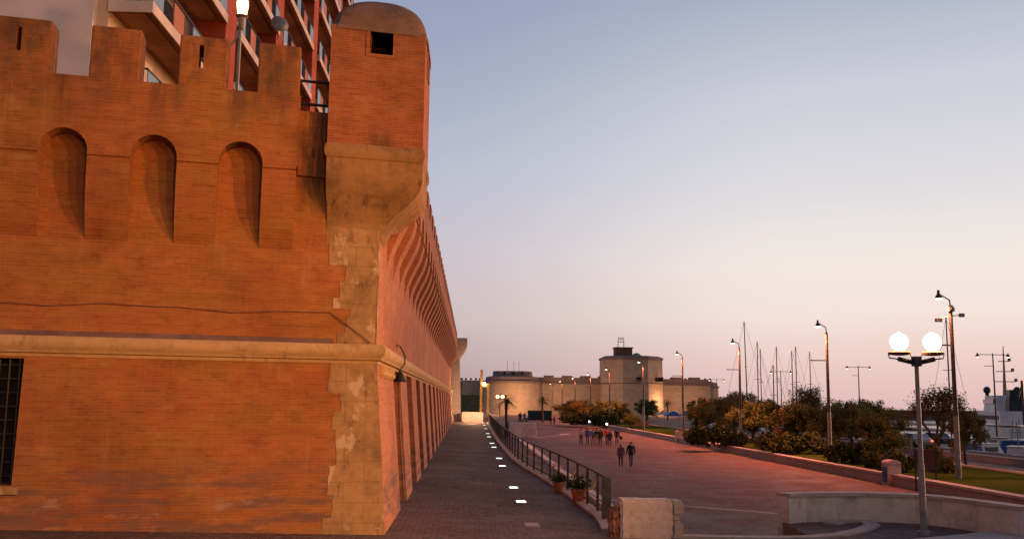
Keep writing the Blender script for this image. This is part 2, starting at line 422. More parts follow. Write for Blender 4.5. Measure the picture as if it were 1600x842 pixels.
# the strip between the last arch and the turret bay
mb.hexa([fp(1.80, 7.70), fp(2.115, 7.70), fp(2.115, 7.70, OV), fp(1.80, 7.70, OV), fp(1.80, 9.22), fp(2.115, 9.22), fp(2.115, 9.22, OV), fp(1.80, 9.22, OV)])
mb.build('parapet', 'brick', fort, True)
def sp(y, z, n=0.): return (CO.x+n, y, z)
NS = 36; Y0 = 24.0; PW = 2.05; OS = .54
mb = parapet(sp, Y0, NS, PW, .62, 7.62, 9.0, OS); mb.build('parapet', 'brick_side', fort, True)

SP = [(0, 6.02), (.05, 6.09), (.14, 6.22), (.25, 6.42), (.34, 6.64), (.41, 6.9), (.465, 7.2), (.48, 7.5), (OV-.01, 7.62), (OV+.035, 7.63), (OV+.035, 7.69), (-.01, 7.69), (-.01, 6.02)]
def corbel(s0, s1):
    mb = MB(); mb.extr([fp(s0, z, n) for n, z in SP], D*(s1-s0)); return mb
for i in range(NB):
    c = C0+i*1.68
    s0, s1 = c-1.68+.44, c-.44
    if i == 0: s0 = 1.83
    corbel(s0, s1).build('corbel', 'brick', fort, True)
SPS = [(0, 5.9), (.03, 6.1), (.07, 6.3), (.15, 6.55), (.27, 6.8), (.38, 7.02), (.46, 7.22), (.51, 7.42), (OS-.01, 7.55), (OS+.03, 7.56), (OS+.03, 7.61), (-.01, 7.61), (-.01, 5.9)]
mb = MB(); mb.extr([(n, 0, z) for n, z in SPS], (0, .81, 0)); k0 = mb.build('corbel', 'brick_side', fort)
KY = Y0-PW/2-.405-CO.y
k0.location = (0, KY, 0)
for i in range(1, NS+1):
    c = k0.copy(); C.objects.link(c); c.parent = fort; c.location = (0, KY+i*PW, 0)

# merlons
def merlon(s0, s1, slit=None, top=10.35):
    mb = MB(); n1, n0 = OV, -.22
    mb.hexa([fp(s0, 9.2, n0), fp(s1, 9.2, n0), fp(s1, 9.2, n1), fp(s0, 9.2, n1), fp(s0, top, n0), fp(s1, top, n0), fp(s1, top-.05, n1), fp(s0, top-.05, n1)])
    o = mb.build('merlon', 'brick', fort, True)
    bv = o.modifiers.new('bv', 'BEVEL'); bv.width = .04; bv.segments = 2
    bpy.context.view_layer.update(); o.data = evalmesh(o); o.modifiers.clear()
    if slit:
        c = MB(); a, b = slit-.045, slit+.045
        c.hexa([fp(a, 9.62, -1), fp(b, 9.62, -1), fp(b, 9.62, 1), fp(a, 9.62, 1), fp(a, 10.1, -1), fp(b, 10.1, -1), fp(b, 10.1, 1), fp(a, 10.1, 1)])
        cut(o, [c])
    else: cut(o, [])
for s0, s1, sl in ((1.83, 2.70, None), (3.31, 4.27, 3.84), (5.0, 5.96, None), (6.68, 7.76, 7.27), (8.38, 9.34, None), (10.06, 11.02, 10.5), (11.74, 12.7, None), (13.42, 14.38, None)):
    merlon(s0, s1, sl)
mb = MB(); mb.box(-.2, OS, 0, 1.15, 8.99, 9.62); k0 = mb.build('merlon', 'brick_side', fort); k0.location = (0, KY-.17, 0)
for i in range(1, NS+1):
    c = k0.copy(); C.objects.link(c); c.parent = fort; c.location = (0, KY-.17+i*PW, 0)

# scarp below the string course (battered)
BAT = .32
def bat(z): return .02+BAT*(3.75-z)/3.75
def scarp(path, z0, z1): 
    mbx.sweep(path, [(bat(z0), z0), (bat(z1), z1), (-.9, z1), (-.9, z0)])
fq = lambda s: fp(s, 0)[:2]
W0, W1, WZ0, WZ1 = 6.80, 8.05, 1.22, 3.62
mbx = MB(); scarp([fq(W0), fq(0), (CO.x, 24.9)], -.6, 3.72); 
scarp([fq(18), fq(W1)], -.6, 3.72); scarp([fq(W1), fq(W0)], -.6, WZ0); scarp([fq(W1), fq(W0)], WZ1, 3.72)
o = mbx.build('scarp', ['brick', 'brick_side'], fort, True)
for p in o.data.polygons:
    if p.normal.x > .8: p.material_index = 1
# grilled window in the scarp
mb = MB(); mb.hexa([fp(W0, WZ0, -.55), fp(W1, WZ0, -.55), fp(W1, WZ0, -.5), fp(W0, WZ0, -.5), fp(W0, WZ1, -.55), fp(W1, WZ1, -.55), fp(W1, WZ1, -.5), fp(W0, WZ1, -.5)])
win = mb.build('window', 'dark', fort, True)
mb = MB()
for k in range(7): s = W0+.09+k*(W1-W0-.18)/6; mb.tube([fp(s, WZ0, -.1), fp(s, WZ1, -.1)], .018, 6)
for k in range(9): z = WZ0+.15+k*.265; mb.tube([fp(W0, z, -.1), fp(W1, z, -.1)], .015, 6)
mb.build('grille', 'iron', win, True)
mb = MB(); a, b = W0-.12, W1+.12
mb.hexa([fp(a, 1.06, .0), fp(b, 1.06, .0), fp(b, 1.06, bat(1.1)+.06), fp(a, 1.06, bat(1.1)+.06), fp(a, WZ0-.02, 0), fp(b, WZ0-.02, 0), fp(b, WZ0-.02, bat(1.1)+.06), fp(a, WZ0-.02, bat(1.1)+.06)])
mb.build('sill', 'stone', win, True)

# string course
prof = [(-.05, 3.66), (.05, 3.66), (.07, 3.72), (.13, 3.74), (.15, 3.80), (.20, 3.84), (.23, 3.92), (.22, 4.0), (.17, 4.06), (-.05, 4.07)]
mb = MB(); mb.sweep(ROW, prof); mb.build('string_course', 'string', fort, True, smooth=True)
mb = MB(); mb.sweep([ROW[0], (fp(.9, 0)[0], fp(.9, 0)[1])], [(-.02, 4.05), (.12, 4.05), (.02, 4.17), (-.02, 4.17)]); mb.build('ledge', 'ledge', fort, True)
# little arched corbel table under the side string course, near the corner
mb = MB()
for k in range(8):
    y = 21.3+k*.42
    mb.box(CO.x+.02, CO.x+.12, y, y+.16, 3.50, 3.655); mb.lathe([(.02, -.09), (.09, 0), (.09, .05)], (CO.x+.06, y+.08, 3.47), 8)
mb.build('corbel_table', 'string', fort, True)

# buttresses and recesses along the side scarp
mb = MB(); mb.sweep([(CO.x-1.25, 24.0), (CO.x-1.25, YEND)], [(0, -.3), (0, 3.9), (-.2, 3.9), (-.2, -.3)]); mb.build('recessed_face', 'brick_side', fort, True)
mb = MB(); y = 27.0
poly = [(-1.28, -.5), (bat(-.5)+.02, -.5), (bat(3.7)+.03, 3.68), (-1.28, 3.68)]
mb.extr([(n, 0, z) for n, z in poly], (0, 2.6, 0)); k0 = mb.build('buttress', 'brick_side', fort); k0.location = (0, 27.0-CO.y, 0)
for i in range(1, 14):
    c = k0.copy(); C.objects.link(c); c.parent = fort; c.location = (0, 27.0+i*5.1-CO.y, 0)

# stone corner: toothed blocks above, peeled rendering below
up_out = [(0, 4.06), (.82, 4.06), (.82, 4.30), (.66, 4.32), (.64, 4.62), (.56, 4.66), (.56, 4.80), (.93, 4.82), (.93, 5.02), (.80, 5.05), (.80, 5.36), (.70, 5.40), (.68, 5.72), (1.05, 5.74), (1.07, 6.28), (1.05, 6.72), (0, 6.72)]
mb = MB(); mb.extr([fp(s, z, -.02) for s, z in up_out], NF*.034); 
mb.box(CO.x-.02, CO.x+.012, CO.y-.02, CO.y+.16, 4.06, 6.3)
mb.build('corner_stone', 'stone', fort, True)
lo_out = [(-.0, -.3), (.97, -.3), (1.0, .52), (.83, .54), (.80, .96), (.93, .98), (.90, 1.54), (.76, 1.57), (.79, 2.28), (.87, 2.31), (.84, 2.64), (.70, 2.67), (.73, 3.03), (.97, 3.06), (.94, 3.66), (0, 3.66)]
def lo(s, z, e): return fp(s, z, bat(z)+e) if s > .001 else (CO.x+bat(z)+e, fp(-bat(z)*1.0, z, bat(z)+e)[1], z)
rng = random.Random(3)
fine = []
for i in range(len(lo_out)):
    a, b = lo_out[i], lo_out[(i+1) % len(lo_out)]
    n = max(1, int(math.hypot(b[0]-a[0], b[1]-a[1])/.1)) if a[0] > .5 and b[0] > .5 else 1
    for k in range(n):
        t = k/n; j = .022 if k else 0
        fine.append((a[0]+(b[0]-a[0])*t+rng.uniform(-j, j), a[1]+(b[1]-a[1])*t+rng.uniform(-j, j)))
mb = MB(); n = len(fine)
mb.add([lo(s, z, .012) for s, z in fine]+[lo(s, z, -.02) for s, z in fine], [tuple(range(n))]+[(i, (i+1) % n, n+(i+1) % n, n+i) for i in range(n)])
mb.build('corner_rendering', 'stone', fort, True)
# cable along the front, and the slack end
mb = MB(); pts = []
for k in range(33):
    s = 17-k*.5; pts.append(fp(s, 4.70+.035*math.sin(s*1.6)+.02*math.sin(s*3.7), .025))
pts += [fp(.95, 4.69, .04), fp(.6, 4.45, .05), fp(.12, 4.1, .06)]
mb.tube(pts, .011, 5); mb.build('cable', 'red_brown', fort, True)

# ---- turret (skewed to both walls): s along the front, m away along the side
def tp(s, mm, z): v = CO+D*s+Vector((0, mm, 0)); return (v.x, v.y, z)
def tring(s0, s1, m0, m1, z): return [tp(s0, m0, z), tp(s1, m0, z), tp(s1, m1, z), tp(s0, m1, z)]
TS0, TS1, TM0, TM1 = 1.12, -.93, -.46, 1.75
tur = MB(); tur.loft([tring(TS0, TS1, TM0, TM1, 8.05), tring(TS0, TS1, TM0, TM1, 10.9)])
to = tur.build('turret', 'brick_turret', fort, True)
inner = MB().loft([tring(TS0-.25, TS1+.25, TM0+.25, TM1-.25, 8.3), tring(TS0-.25, TS1+.25, TM0+.25, TM1-.25, 10.8)])
w1 = MB().loft([tring(.285, -.215, -1, .5, 10.33), tring(.285, -.215, -1, .5, 10.82)])
w2 = MB().loft([tring(TS1+.16, -2, .5, .95, 10.33), tring(TS1+.16, -2, .5, .95, 10.82)])
cut(to, [inner, w1, w2])
mb = MB()
def fr(a0, a1, z0, z1): mb.loft([tring(a0, a1, TM0-.02, TM0+.1, z0), tring(a0, a1, TM0-.02, TM0+.1, z1)])
fr(.37, -.30, 10.82, 10.89); fr(.37, -.30, 10.26, 10.33); fr(.37, .285, 10.332, 10.818); fr(-.215, -.30, 10.332, 10.818)
for a0, a1, z0, z1 in ((.42, 1.03, 10.82, 10.9), (.42, 1.03, 10.25, 10.33), (.42, .5, 10.332, 10.818), (.95, 1.03, 10.332, 10.818)):
    mb.loft([tring(TS1+.1, TS1-.03, a0, a1, z0), tring(TS1+.1, TS1-.03, a0, a1, z1)])
mb.build('window_frame', 'brick_turret', to, True)
# dome: square below, rounding to the crown
cs, cm, hs, hm = (TS0+TS1)/2, (TM0+TM1)/2, (TS0-TS1)/2, (TM1-TM0)/2
rings = []
for i, (k, z) in enumerate([(1.035, 10.82), (1.04, 10.9), (1.02, 10.94)]+[(1.0*math.cos(t*PI/2), 10.94+.93*math.sin(t*PI/2)) for t in (.04, .12, .2, .3, .4, .5, .6, .7, .8, .9, .96)]):
    e = 10-6.5*min(1, max(0, (z-10.94)/.8)); ring = []
    for q in range(40):
        t = 2*PI*(q+.5)/40; c, s_ = math.cos(t), math.sin(t)
        rr = (abs(c)**e+abs(s_)**e)**(-1/e); ring.append(tp(cs+hs*k*rr*c, cm+hm*k*rr*s_, z))
    rings.append(ring)
mb = MB(); mb.loft(rings); mb.build('dome', 'stone_dome', to, True, smooth=True)
# moulded course and the stone foot that curves back to the corner
mb = MB()
mb.loft([tring(TS0+e, TS1-e, TM0-e, TM1+e, z) for e, z in ((0, 7.98), (.02, 8.0), (.045, 8.08), (.04, 8.2), (.0, 8.30))])
mb.build('moulded_course', 'stone_base', to, True)
mb = MB(); rr = []
for z, sr, m0 in ((6.15, .03, -.005), (6.3, .0, -.008), (6.5, -.07, -.01), (6.65, -.16, -.02), (6.8, -.29, -.07), (6.95, -.46, -.15), (7.1, -.64, -.24), (7.25, -.79, -.32), (7.4, -.89, -.38), (7.55, -.93, -.42), (7.8, -.935, -.44), (8.0, -.935, -.445)):
    rr.append(tring(TS0, sr, m0, TM1 if z > 6.7 else 1.2, z))
mb.loft(rr); mb.build('stone_foot', 'stone_base', to, True)
# setback bay between turret and last merlon: lintel
mb = MB(); mb.hexa([fp(1.13, 7.6, .0), fp(1.79, 7.6, .0), fp(1.79, 7.6, .12), fp(1.13, 7.6, .12), fp(1.13, 9.02, .0), fp(1.79, 9.02, .0), fp(1.79, 9.02, .12), fp(1.13, 9.02, .12)])
mb.build('setback_parapet', 'brick', fort, True)

# iron railing on the wall walk seen between merlon and turret
ra = thing('railing', fp(1.4, 9.0, -.7), 'black iron handrail in the gap between the last merlon and the turret', 'railing')
mb = MB()
for z in (9.42, 9.95): mb.tube([fp(2.6, z, -.7), fp(.6, z, -.7)], .035, 8)
mb.build('rail', 'iron', ra, True)
for s in (2.55, .7): MB().tube([fp(s, 8.95, -.7), fp(s, 9.97, -.7)], .03, 8).build('post', 'iron', ra, True)

# hanging lamp with black conical shade on the side wall
hp = Vector((-1.93, 26.2, 3.40))
hl = thing('wall_lamp', hp, 'black conical shade lamp hanging from a bracket on the side wall', 'lamp')
MB().lathe([(.20, 0), (.18, .03), (.07, .24), (.035, .28), (.035, .36)], hp, 20).build('shade', 'iron', hl, True, smooth=True)
MB().tube([(CO.x-.05, 26.2, 4.22), (CO.x+.02, 26.2, 4.40), (CO.x+.10, 26.2, 4.36), (CO.x+.24, 26.2, 4.1), (CO.x+.24, 26.2, 3.88), (hp.x, 26.2, 3.74)], .022, 6).build('bracket', 'iron', hl, True)
MB().tube([(CO.x+.05, 26.95, 3.6), (CO.x+.12, 26.95, 2.), (CO.x+.3, 26.95, 0.1)], .012, 5).build('feed_cable', 'galv', hl, True)

# far end: pale stone bastion corner
fb = thing('bastion', (-2.5, 100, 0), 'pale stone bastion pier with a corbelled cap at the far end of the brick wall', 'bastion')
MB().loft([[(-6, 99.05, -.6), (-.95, 99.05, -.6), (-.95, 103, -.6), (-6, 103, -.6)], [(-6, 99.05, 8.2), (-1.3, 99.05, 8.2), (-1.3, 103, 8.2), (-6, 103, 8.2)]]).build('pier', 'travertine', fb, True)
mb = MB(); mb.loft([[(-6, 98.9-e, z), (-1.3+e, 98.9-e, z), (-1.3+e, 103, z), (-6, 103, z)] for e, z in ((.0, 7.2), (.12, 7.5), (.5, 8.0), (.75, 8.5), (.8, 8.9), (.8, 9.3), (.45, 9.3), (.45, 8.9))]); mb.build('cap', 'travertine_plain', fb, True)
MB().box(-6, -1.75, 99.2, 103, 8.9, 10.6).build('upper_storey', 'travertine_plain', fb, True)

# ------------------------------------------------------------------ apartment block behind the wall
ab = thing('apartment_block', (-11.3, 28.6, 0), 'tall orange and red apartment block with long balconies rising behind the battlements', 'building')
XB, XF = -11.3, -10.0
YA, YB = 28.5, 84
m = MB(); m.box(-30, XB, YA+.02, YB, 0, 40); m.build('cream_wall', 'cream', ab, True)
m = MB(); m.box(-30, XB-.35, YA-.25, YA+.02, 0, 40); m.build('gable_wall', 'gable', ab, True)
floors = [8.65, 11.75, 14.85, 17.95, 21.05, 24.15, 27.25, 30.35, 33.4]
bays = [(28.5, 37.0), (38.6, 46.2), (47.8, 56.5), (58.1, 66.5), (68, 77)]
for i, (a, b) in enumerate(bays):
    if i < len(bays)-1:
        c = bays[i+1][0]
        m = MB(); m.box(XB, XF-.02, b+.001, c-.001, 0, 40); m.build('red_wall', 'redwall', ab, True)
    for j, z in enumerate(floors):
        xf = XF+(.0 if i % 2 == 0 else .12)
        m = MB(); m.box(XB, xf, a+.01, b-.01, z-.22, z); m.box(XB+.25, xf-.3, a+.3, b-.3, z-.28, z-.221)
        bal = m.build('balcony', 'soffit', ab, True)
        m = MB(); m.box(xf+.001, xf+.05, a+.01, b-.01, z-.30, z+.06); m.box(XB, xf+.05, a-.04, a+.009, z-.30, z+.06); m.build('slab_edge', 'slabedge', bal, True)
        m = MB(); L = (b-a-.1)/8
        seq = ['bluepanel', None, 'orangepanel', None, 'bluepanel', None, 'orangepanel', 'bluepanel']
        if (i+j) % 2: seq = seq[::-1]
        mi = MB()
        for k, q in enumerate(seq):
            y0 = a+.05+k*L
            if q == 'bluepanel': MB().box(xf-.03, xf+.0, y0+.03, y0+L-.03, z+.12, z+.98).build('glass_panel', 'bluepanel', bal, True)
            elif q == 'orangepanel': MB().box(xf-.06, xf+.0, y0, y0+L, z+.061, z+.95).build('solid_panel', 'orangepanel', bal, True)
            else:
                for t in range(9): mi.box(xf-.03, xf-.01, y0+t*L/9, y0+t*L/9+.02, z+.1, z+1.0)
        mi.box(xf-.05, xf+.01, a+.02, b-.02, z+1.0, z+1.05); mi.box(XB, xf, a+.0, a+.04, z+1.0, z+1.05); mi.box(XB, xf, a+.0, a+.03, z+.5, z+.53)
        mi.box(XB, xf, a+.0, a+.03, z+.1, z+.13)
        mi.build('balustrade', 'iron', bal, True)
        for y0 in (a+1.2, a+4.6):
            MB().box(XB-.05, XB+.012, y0, y0+1.5, z+.02, z+2.3).build('window', 'glass', ab, True)
        MB().box(XB-.05, XB+.03, a+3.1, a+4.1, z+.02, z+2.45).build('shutter', 'slabedge', ab, True)
MB().box(-30, XB-.35, YA-.25, YA+.02, 40, 40.3).build('roof_edge', 'slabedge', ab, True)
# small satellite dish on a balcony rail
dp = aty(437, 38, 38.0)
sd = thing('satellite_dish', dp, 'small grey satellite dish fixed to a balcony of the apartment block', 'dish')
m = MB(); m.lathe([(.0, .12), (.2, .10), (.36, .0), (.37, .02), (.2, .125), (.0, .145)], (0, 0, 0), 16); o = m.build('dish', 'galv', sd); o.rotation_euler = (math.radians(75), 0, .5)
MB().tube([(0, 0, 0), (-.1, .2, -.25), (-.1, .2, -.6)], .03, 6).build('arm', 'galv', sd)
# small grilled balcony with terrace railing left of second merlon
# street lamp on the terrace behind the wall
lp = aty(379, 12, 24.0)
sl = thing('street_lamp', (lp.x, lp.y, 8.9), 'lit white lantern on a slim pole rising behind the brick merlons', 'street lamp')
MB().tube([(lp.x-.03, lp.y, 8.9), (lp.x-.03, lp.y, lp.z-.6)], .045, 8).build('pole', 'galv', sl, True)
MB().tube([(lp.x-.30, lp.y, 8.9), (lp.x-.30, lp.y, lp.z-1.1)], .03, 8).build('pole', 'galv', sl, True)
MB().tube([(lp.x-.31, lp.y, lp.z-1.1), (lp.x-.03, lp.y, lp.z-.75)], .03, 8).build('arm', 'galv', sl, True)
MB().lathe([(.04, -.62), (.08, -.55), (.1, -.3), (.17, -.24)], lp, 16).build('holder', 'galv', sl, True, smooth=True)
MB().lathe([(.11, -.235), (.155, .08), (.14, .17)], lp, 16).build('glass', 'lantern', sl, True, smooth=True)
MB().lathe([(.17, .175), (.14, .23), (.03, .32)], lp, 16).build('lid', 'iron', sl, True, smooth=True)

# ------------------------------------------------------------------ ground
m = MB(); m.add([(-3000, -300, -3.4), (3000, -300, -3.4), (3000, 4500, -3.4), (-3000, 4500, -3.4)], [(0, 1, 2, 3)]); tag(m.build('ground', 'ground'), kind='structure')
m = MB(); m.add([(47, 20, -2.5), (3000, 20, -2.5), (3000, 4500, -2.5), (47, 4500, -2.5)], [(0, 1, 2, 3)]); tag(m.build('harbour_water', 'water'), kind='structure')
m = MB(); m.add([(-1.0, -60, -1.5), (24.4, -60, -1.5), (24.4, 230, -1.5), (-1.0, 230, -1.5)], [(0, 1, 2, 3)])
m.add([(-60, 230, -1.5), (130, 230, -1.5), (130, 420, -1.5), (-60, 420, -1.5)], [(0, 1, 2, 3)])
m.add([(-60, 99, -1.5), (-1, 99, -1.5), (-1, 230, -1.5), (-60, 230, -1.5)], [(0, 1, 2, 3)])
tag(m.build('plaza', 'plaza'), kind='structure')
RE = [(21.1, 3.35), (22.4, 3.25), (23.6, 3.35), (25, 3.42), (27.5, 3.3), (30, 3.2), (33, 3.02), (36.6, 2.75), (40, 2.42), (45, 2.15), (52, 1.98), (60, 1.88), (72, 1.8), (86, 1.76), (99, 1.75)]
def rex(y):
    for (y0, x0), (y1, x1) in zip(RE, RE[1:]):
        if y <= y1: return x0+(x1-x0)*max(0, (y-y0)/(y1-y0))
    return RE[-1][1]
m = MB()
def grid(ys, xl, xr, nc):
    vs = []; fs = []
    for y in ys:
        a, b = xl(y), xr(y)
        for k in range(nc+1): x = a+(b-a)*k/nc; vs.append((x, y, zt(x, y)))
    for i in range(len(ys)-1):
        for k in range(nc): fs.append((i*(nc+1)+k, i*(nc+1)+k+1, (i+1)*(nc+1)+k+1, (i+1)*(nc+1)+k))
    m.add(vs, fs)
grid([-40, -10, 0, 8, 14, 18, 21.1], lambda y: -45, lambda y: 45, 60)
grid([y for y, x in RE], lambda y: -3.4, rex, 16)
# right-hand platform that the curved wall embraces
ARC = [at(1222, 770, .72), at(1250, 768.5, .72), at(1300, 768, .72), at(1350, 768.2, .72), at(1395, 769.5, .72), at(1432, 771, .72), at(1480, 775, .72), at(1540, 782, .72), at(1600, 790, .72)]
ARC = [(p.x, p.y) for p in ARC]; e = ARC[-1]; ARC.append((e[0]+.9, 21.1))
m.add([(x, y, 0) for x, y in [(ARC[0][0]-.2, 21.1)]+ARC], [tuple(range(len(ARC)+1))])
m.add([(ARC[0][0]-.2, 21.1, 0), (ARC[0][0]-.2, 21.1, -1.6), (ARC[0][0], ARC[0][1], -1.6), (ARC[0][0], ARC[0][1], 0)], [(0, 1, 2, 3)])
m.add([(3.3, 21.1, 0), (8, 21.1, 0), (8, 21.1, -1.6), (3.3, 21.1, -1.6)], [(0, 1, 2, 3)])
m.add([(12, 21.1, 0), (45, 21.1, 0), (45, 21.1, -1.6), (12, 21.1, -1.6)], [(0, 1, 2, 3)])
tag(m.build('walkway', 'cobble'), kind='structure')
# kerb and retaining wall along the walkway edge
path = [(x, y, zt(x, y)) for y, x in RE]
m = MB(); m.sweep(path[1:], [(-.22, -.02), (-.22, .07), (.10, .08), (.10, -1.7)]); tag(m.build('walkway_kerb', 'kerb'), kind='structure')
# terrace kerb arc in the foreground and steps down to the plaza
KA = [at(p, q, .05) for p, q in ((941, 803), (952, 815), (985, 826), (1056, 835.5), (1120, 837.5), (1200, 838.5), (1262, 838), (1310, 834), (1345, 827), (1364, 819), (1352, 813), (1322, 812), (1296, 816))]
m = MB(); m.sweep([(p.x, p.y, 0) for p in KA], [(-.17, -1.), (-.17, .06), (.17, .06), (.17, -1.)]); tag(m.build('terrace_kerb', 'kerb'), kind='structure')
m = MB()
for k in range(8): m.box(4.75, 7.85, 21.35+k*.3, 21.35+(k+1)*.3-.002, -1.6, -.17*(k+1))
tag(m.build('plaza_steps', 'travertine_plain'), kind='structure')
p = [at(1405, 843, .1), at(1500, 834, .1), at(1600, 823.5, .1), at(1700, 813, .1), at(1720, 900, .1), at(1420, 900, .1)]
m = MB(); m.prism([(q.x, q.y) for q in p], -.05, .1); tag(m.build('terrace_slab', 'travertine_plain'), kind='structure')
# pale stone strips set in the plaza
m = MB()
def strip(a, b, w):
    a = Vector((a[0], a[1], 0)); b = Vector((b[0], b[1], 0)); d = (b-a).normalized(); n = Vector((-d.y, d.x, 0))*w/2
    m.add([(q.x, q.y, -1.496) for q in (a-n, b-n, b+n, a+n)], [(0, 1, 2, 3)])
strip((6.2, 45.2), (17, 36.6), .28); strip((7.9, 121), (12.9, 134.4), .5); strip((12.9, 134.5), (13.6, 139), 1.3); strip((15.9, 118), (19, 121), .6)
tag(m.build('plaza_strips', 'kerb'), kind='structure')
m = MB(); m.box(5.62, 6.12, 33, 121.4, -1.7, -1.36); tag(m.build('plaza_kerb', 'wall_pale'), kind='structure')
# garden strip, lane beyond, quay
GX0, GX1 = 24.4, 33.0
m = MB(); m.add([(GX0, 10, -.95), (GX1, 10, -.95), (GX1, 230, -.95), (GX0, 230, -.95)], [(0, 1, 2, 3)]); 
tag(m.build('lawn', 'grass'), kind='structure')
m = MB(); m.add([(GX1, 10, -1.1), (46.9, 10, -1.1), (46.9, 420, -1.1), (GX1, 420, -1.1)], [(0, 1, 2, 3)]); m.add([(46.9, 10, -1.1), (46.9, 420, -1.1), (46.9, 420, -3), (46.9, 10, -3)], [(0, 1, 2, 3)]); tag(m.build('lane', 'plaza'), kind='structure')
m = MB(); m.box(GX1-.15, GX1+.15, 10, 230, -1.3, -.84); tag(m.build('lawn_kerb', 'kerb'), kind='structure')
m = MB(); m.box(46, 47.1, 10, 420, -3.2, -1.0); tag(m.build('quay_edge', 'quay'), kind='structure')

m = MB(); m.box(90, 900, 430, 440, -3, 1.6); tag(m.build('breakwater', 'asphalt'), 'long low dark breakwater on the far side of the harbour', 'breakwater')
# garden wall with its stone pillars
gw = thing('garden_wall', (24.1, 40, -1.5), 'long low stone wall with pale coping between plaza and garden', 'wall')
def seg(a, b): 
    MB().box(23.9, 24.35, a, b, -1.7, -.98).build('wall_body', 'garden_wall', gw, True)
    MB().box(23.82, 24.43, a, b, -.979, -.86).build('coping', 'kerb', gw, True)
for a, b in ((14, 54.5), (55.4, 111), (112, 173), (174, 225)): seg(a, b)
PL = ['round-topped pale stone pillar with a blue face, beside the twin globe lamp', 'pale stone pillar on the garden wall behind the walking couple', 'pale stone pillar on the garden wall left of the walking group']
for k, y in enumerate((54.95, 111.5, 173.5)):
    p0 = thing('stone_pillar', (24.05, y, -1.5), PL[k], 'pillar', 'stone pillars of the garden wall')
    MB().box(23.68, 24.48, y-.4, y+.4, -1.7, -.28).build('shaft', 'travertine_plain', p0, True)
    MB().loft([[(24.08+(.42)*math.cos(t), y+yy, -.278+.2*math.sin(t)) for t in [PI*q/8 for q in range(9)]] for yy in (-.42, .42)]).build('cap', 'kerb', p0, True)
    if k == 0: MB().box(23.65, 23.678, y-.3, y+.3, -1.35, -.5).build('blue_plate', 'sign_blue', p0, True)
# low wall on the far side of the lane
m = MB(); m.box(38.6, 39.0, 62, 110, -1.2, -.62); tag(m.build('lane_wall', 'garden_wall'), 'low reddish stone wall along the quay lane behind the lawn', 'wall')

# near block wall, far block wall, curved wall
def blockwall(name, x0, x1, y0, y1, zb, ztp, label):
    t = thing(name, ((x0+x1)/2, (y0+y1)/2, zb), label, 'wall'); rg = random.Random(5)
    h = (ztp-zb)/2; m = MB()
    for r in range(2):
        xs = [x0+rg.uniform(-.0, .09)]; 
        while xs[-1] < x1-.5: xs.append(xs[-1]+rg.uniform(.45, .7))
        xs[-1] = x1-(.0 if r % 2 == 0 else .09)
        for a, b in zip(xs, xs[1:]):
            j = rg.uniform(-.012, .012); m.box(a+.003, b-.003, y0+j, y1-j, zb+r*h, zb+(r+1)*h-.006)
    o = m.build('block_course', 'travertine_plain', t, True)
    bv = o.modifiers.new('b', 'BEVEL'); bv.width = .025; bv.segments = 2
    o.data.materials[0] = MT['wall_pale']
    return t
def rough(x0, x1, y0, y1, z0, z1, seed, j=.02, d=.12):
    rg = random.Random(seed); bm = bmesh.new(); bmesh.ops.create_cube(bm, size=1)
    for v in bm.verts: v.co = Vector((x0+(v.co.x+.5)*(x1-x0), y0+(v.co.y+.5)*(y1-y0), z0+(v.co.z+.5)*(z1-z0)))
    bmesh.ops.bevel(bm, geom=bm.edges[:], offset=.045, segments=2, affect='EDGES')
    bmesh.ops.subdivide_edges(bm, edges=[e for e in bm.edges if e.calc_length() > d*1.5], cuts=7, use_grid_fill=True)
    for v in bm.verts: v.co += Vector((rg.uniform(-j, j), rg.uniform(-j, j), rg.uniform(-j, j)*.8))
    mb = MB(); bm.verts.index_update(); mb.add([v.co.copy() for v in bm.verts], [tuple(v.index for v in f.verts) for f in bm.faces]); bm.free(); return mb
t = thing('block_wall', (3.9, 21.75, -.02), 'short wall of worn whitish stone with stepped end blocks beside the railing end', 'wall')
rough(3.32, 4.50, 21.42, 22.1, -.05, .80, 1, .012).build('wall_body', 'wall_pale', t, True, smooth=True)
rough(3.12, 3.42, 21.5, 22.02, -.05, .62, 2, .03).build('broken_end', 'brick_side', t, True, smooth=True)
for (a, b, z0, z1, sd) in ((4.46, 4.70, -.05, .34, 3), (4.44, 4.63, .352, .47, 6), (4.45, 4.72, .482, .79, 4)): rough(a, b, 21.40, 22.12, z0, z1, sd, .008).build('end_block', 'travertine_plain', t, True, smooth=True)
blockwall('block_wall', 4.9, 8.3, 121.5, 123.5, -1.5, .35, 'far white stone block wall of a raised corner beside the palm')
t = thing('curved_wall', (ARC[0][0], ARC[0][1], 0), 'low curved pale stone wall sweeping round the twin globe lamp', 'wall')
m = MB(); m.sweep([(x, y, 0) for x, y in ARC], [(-.16, -1.6), (-.16, .64), (.22, .64), (.22, -1.6)]); m.build('wall_body', 'wall_smudge', t, True)
m = MB(); m.sweep([(x, y, 0) for x, y in ARC], [(-.20, .642), (-.20, .72), (.26, .72), (.26, .642)]); m.build('coping', 'kerb', t, True)

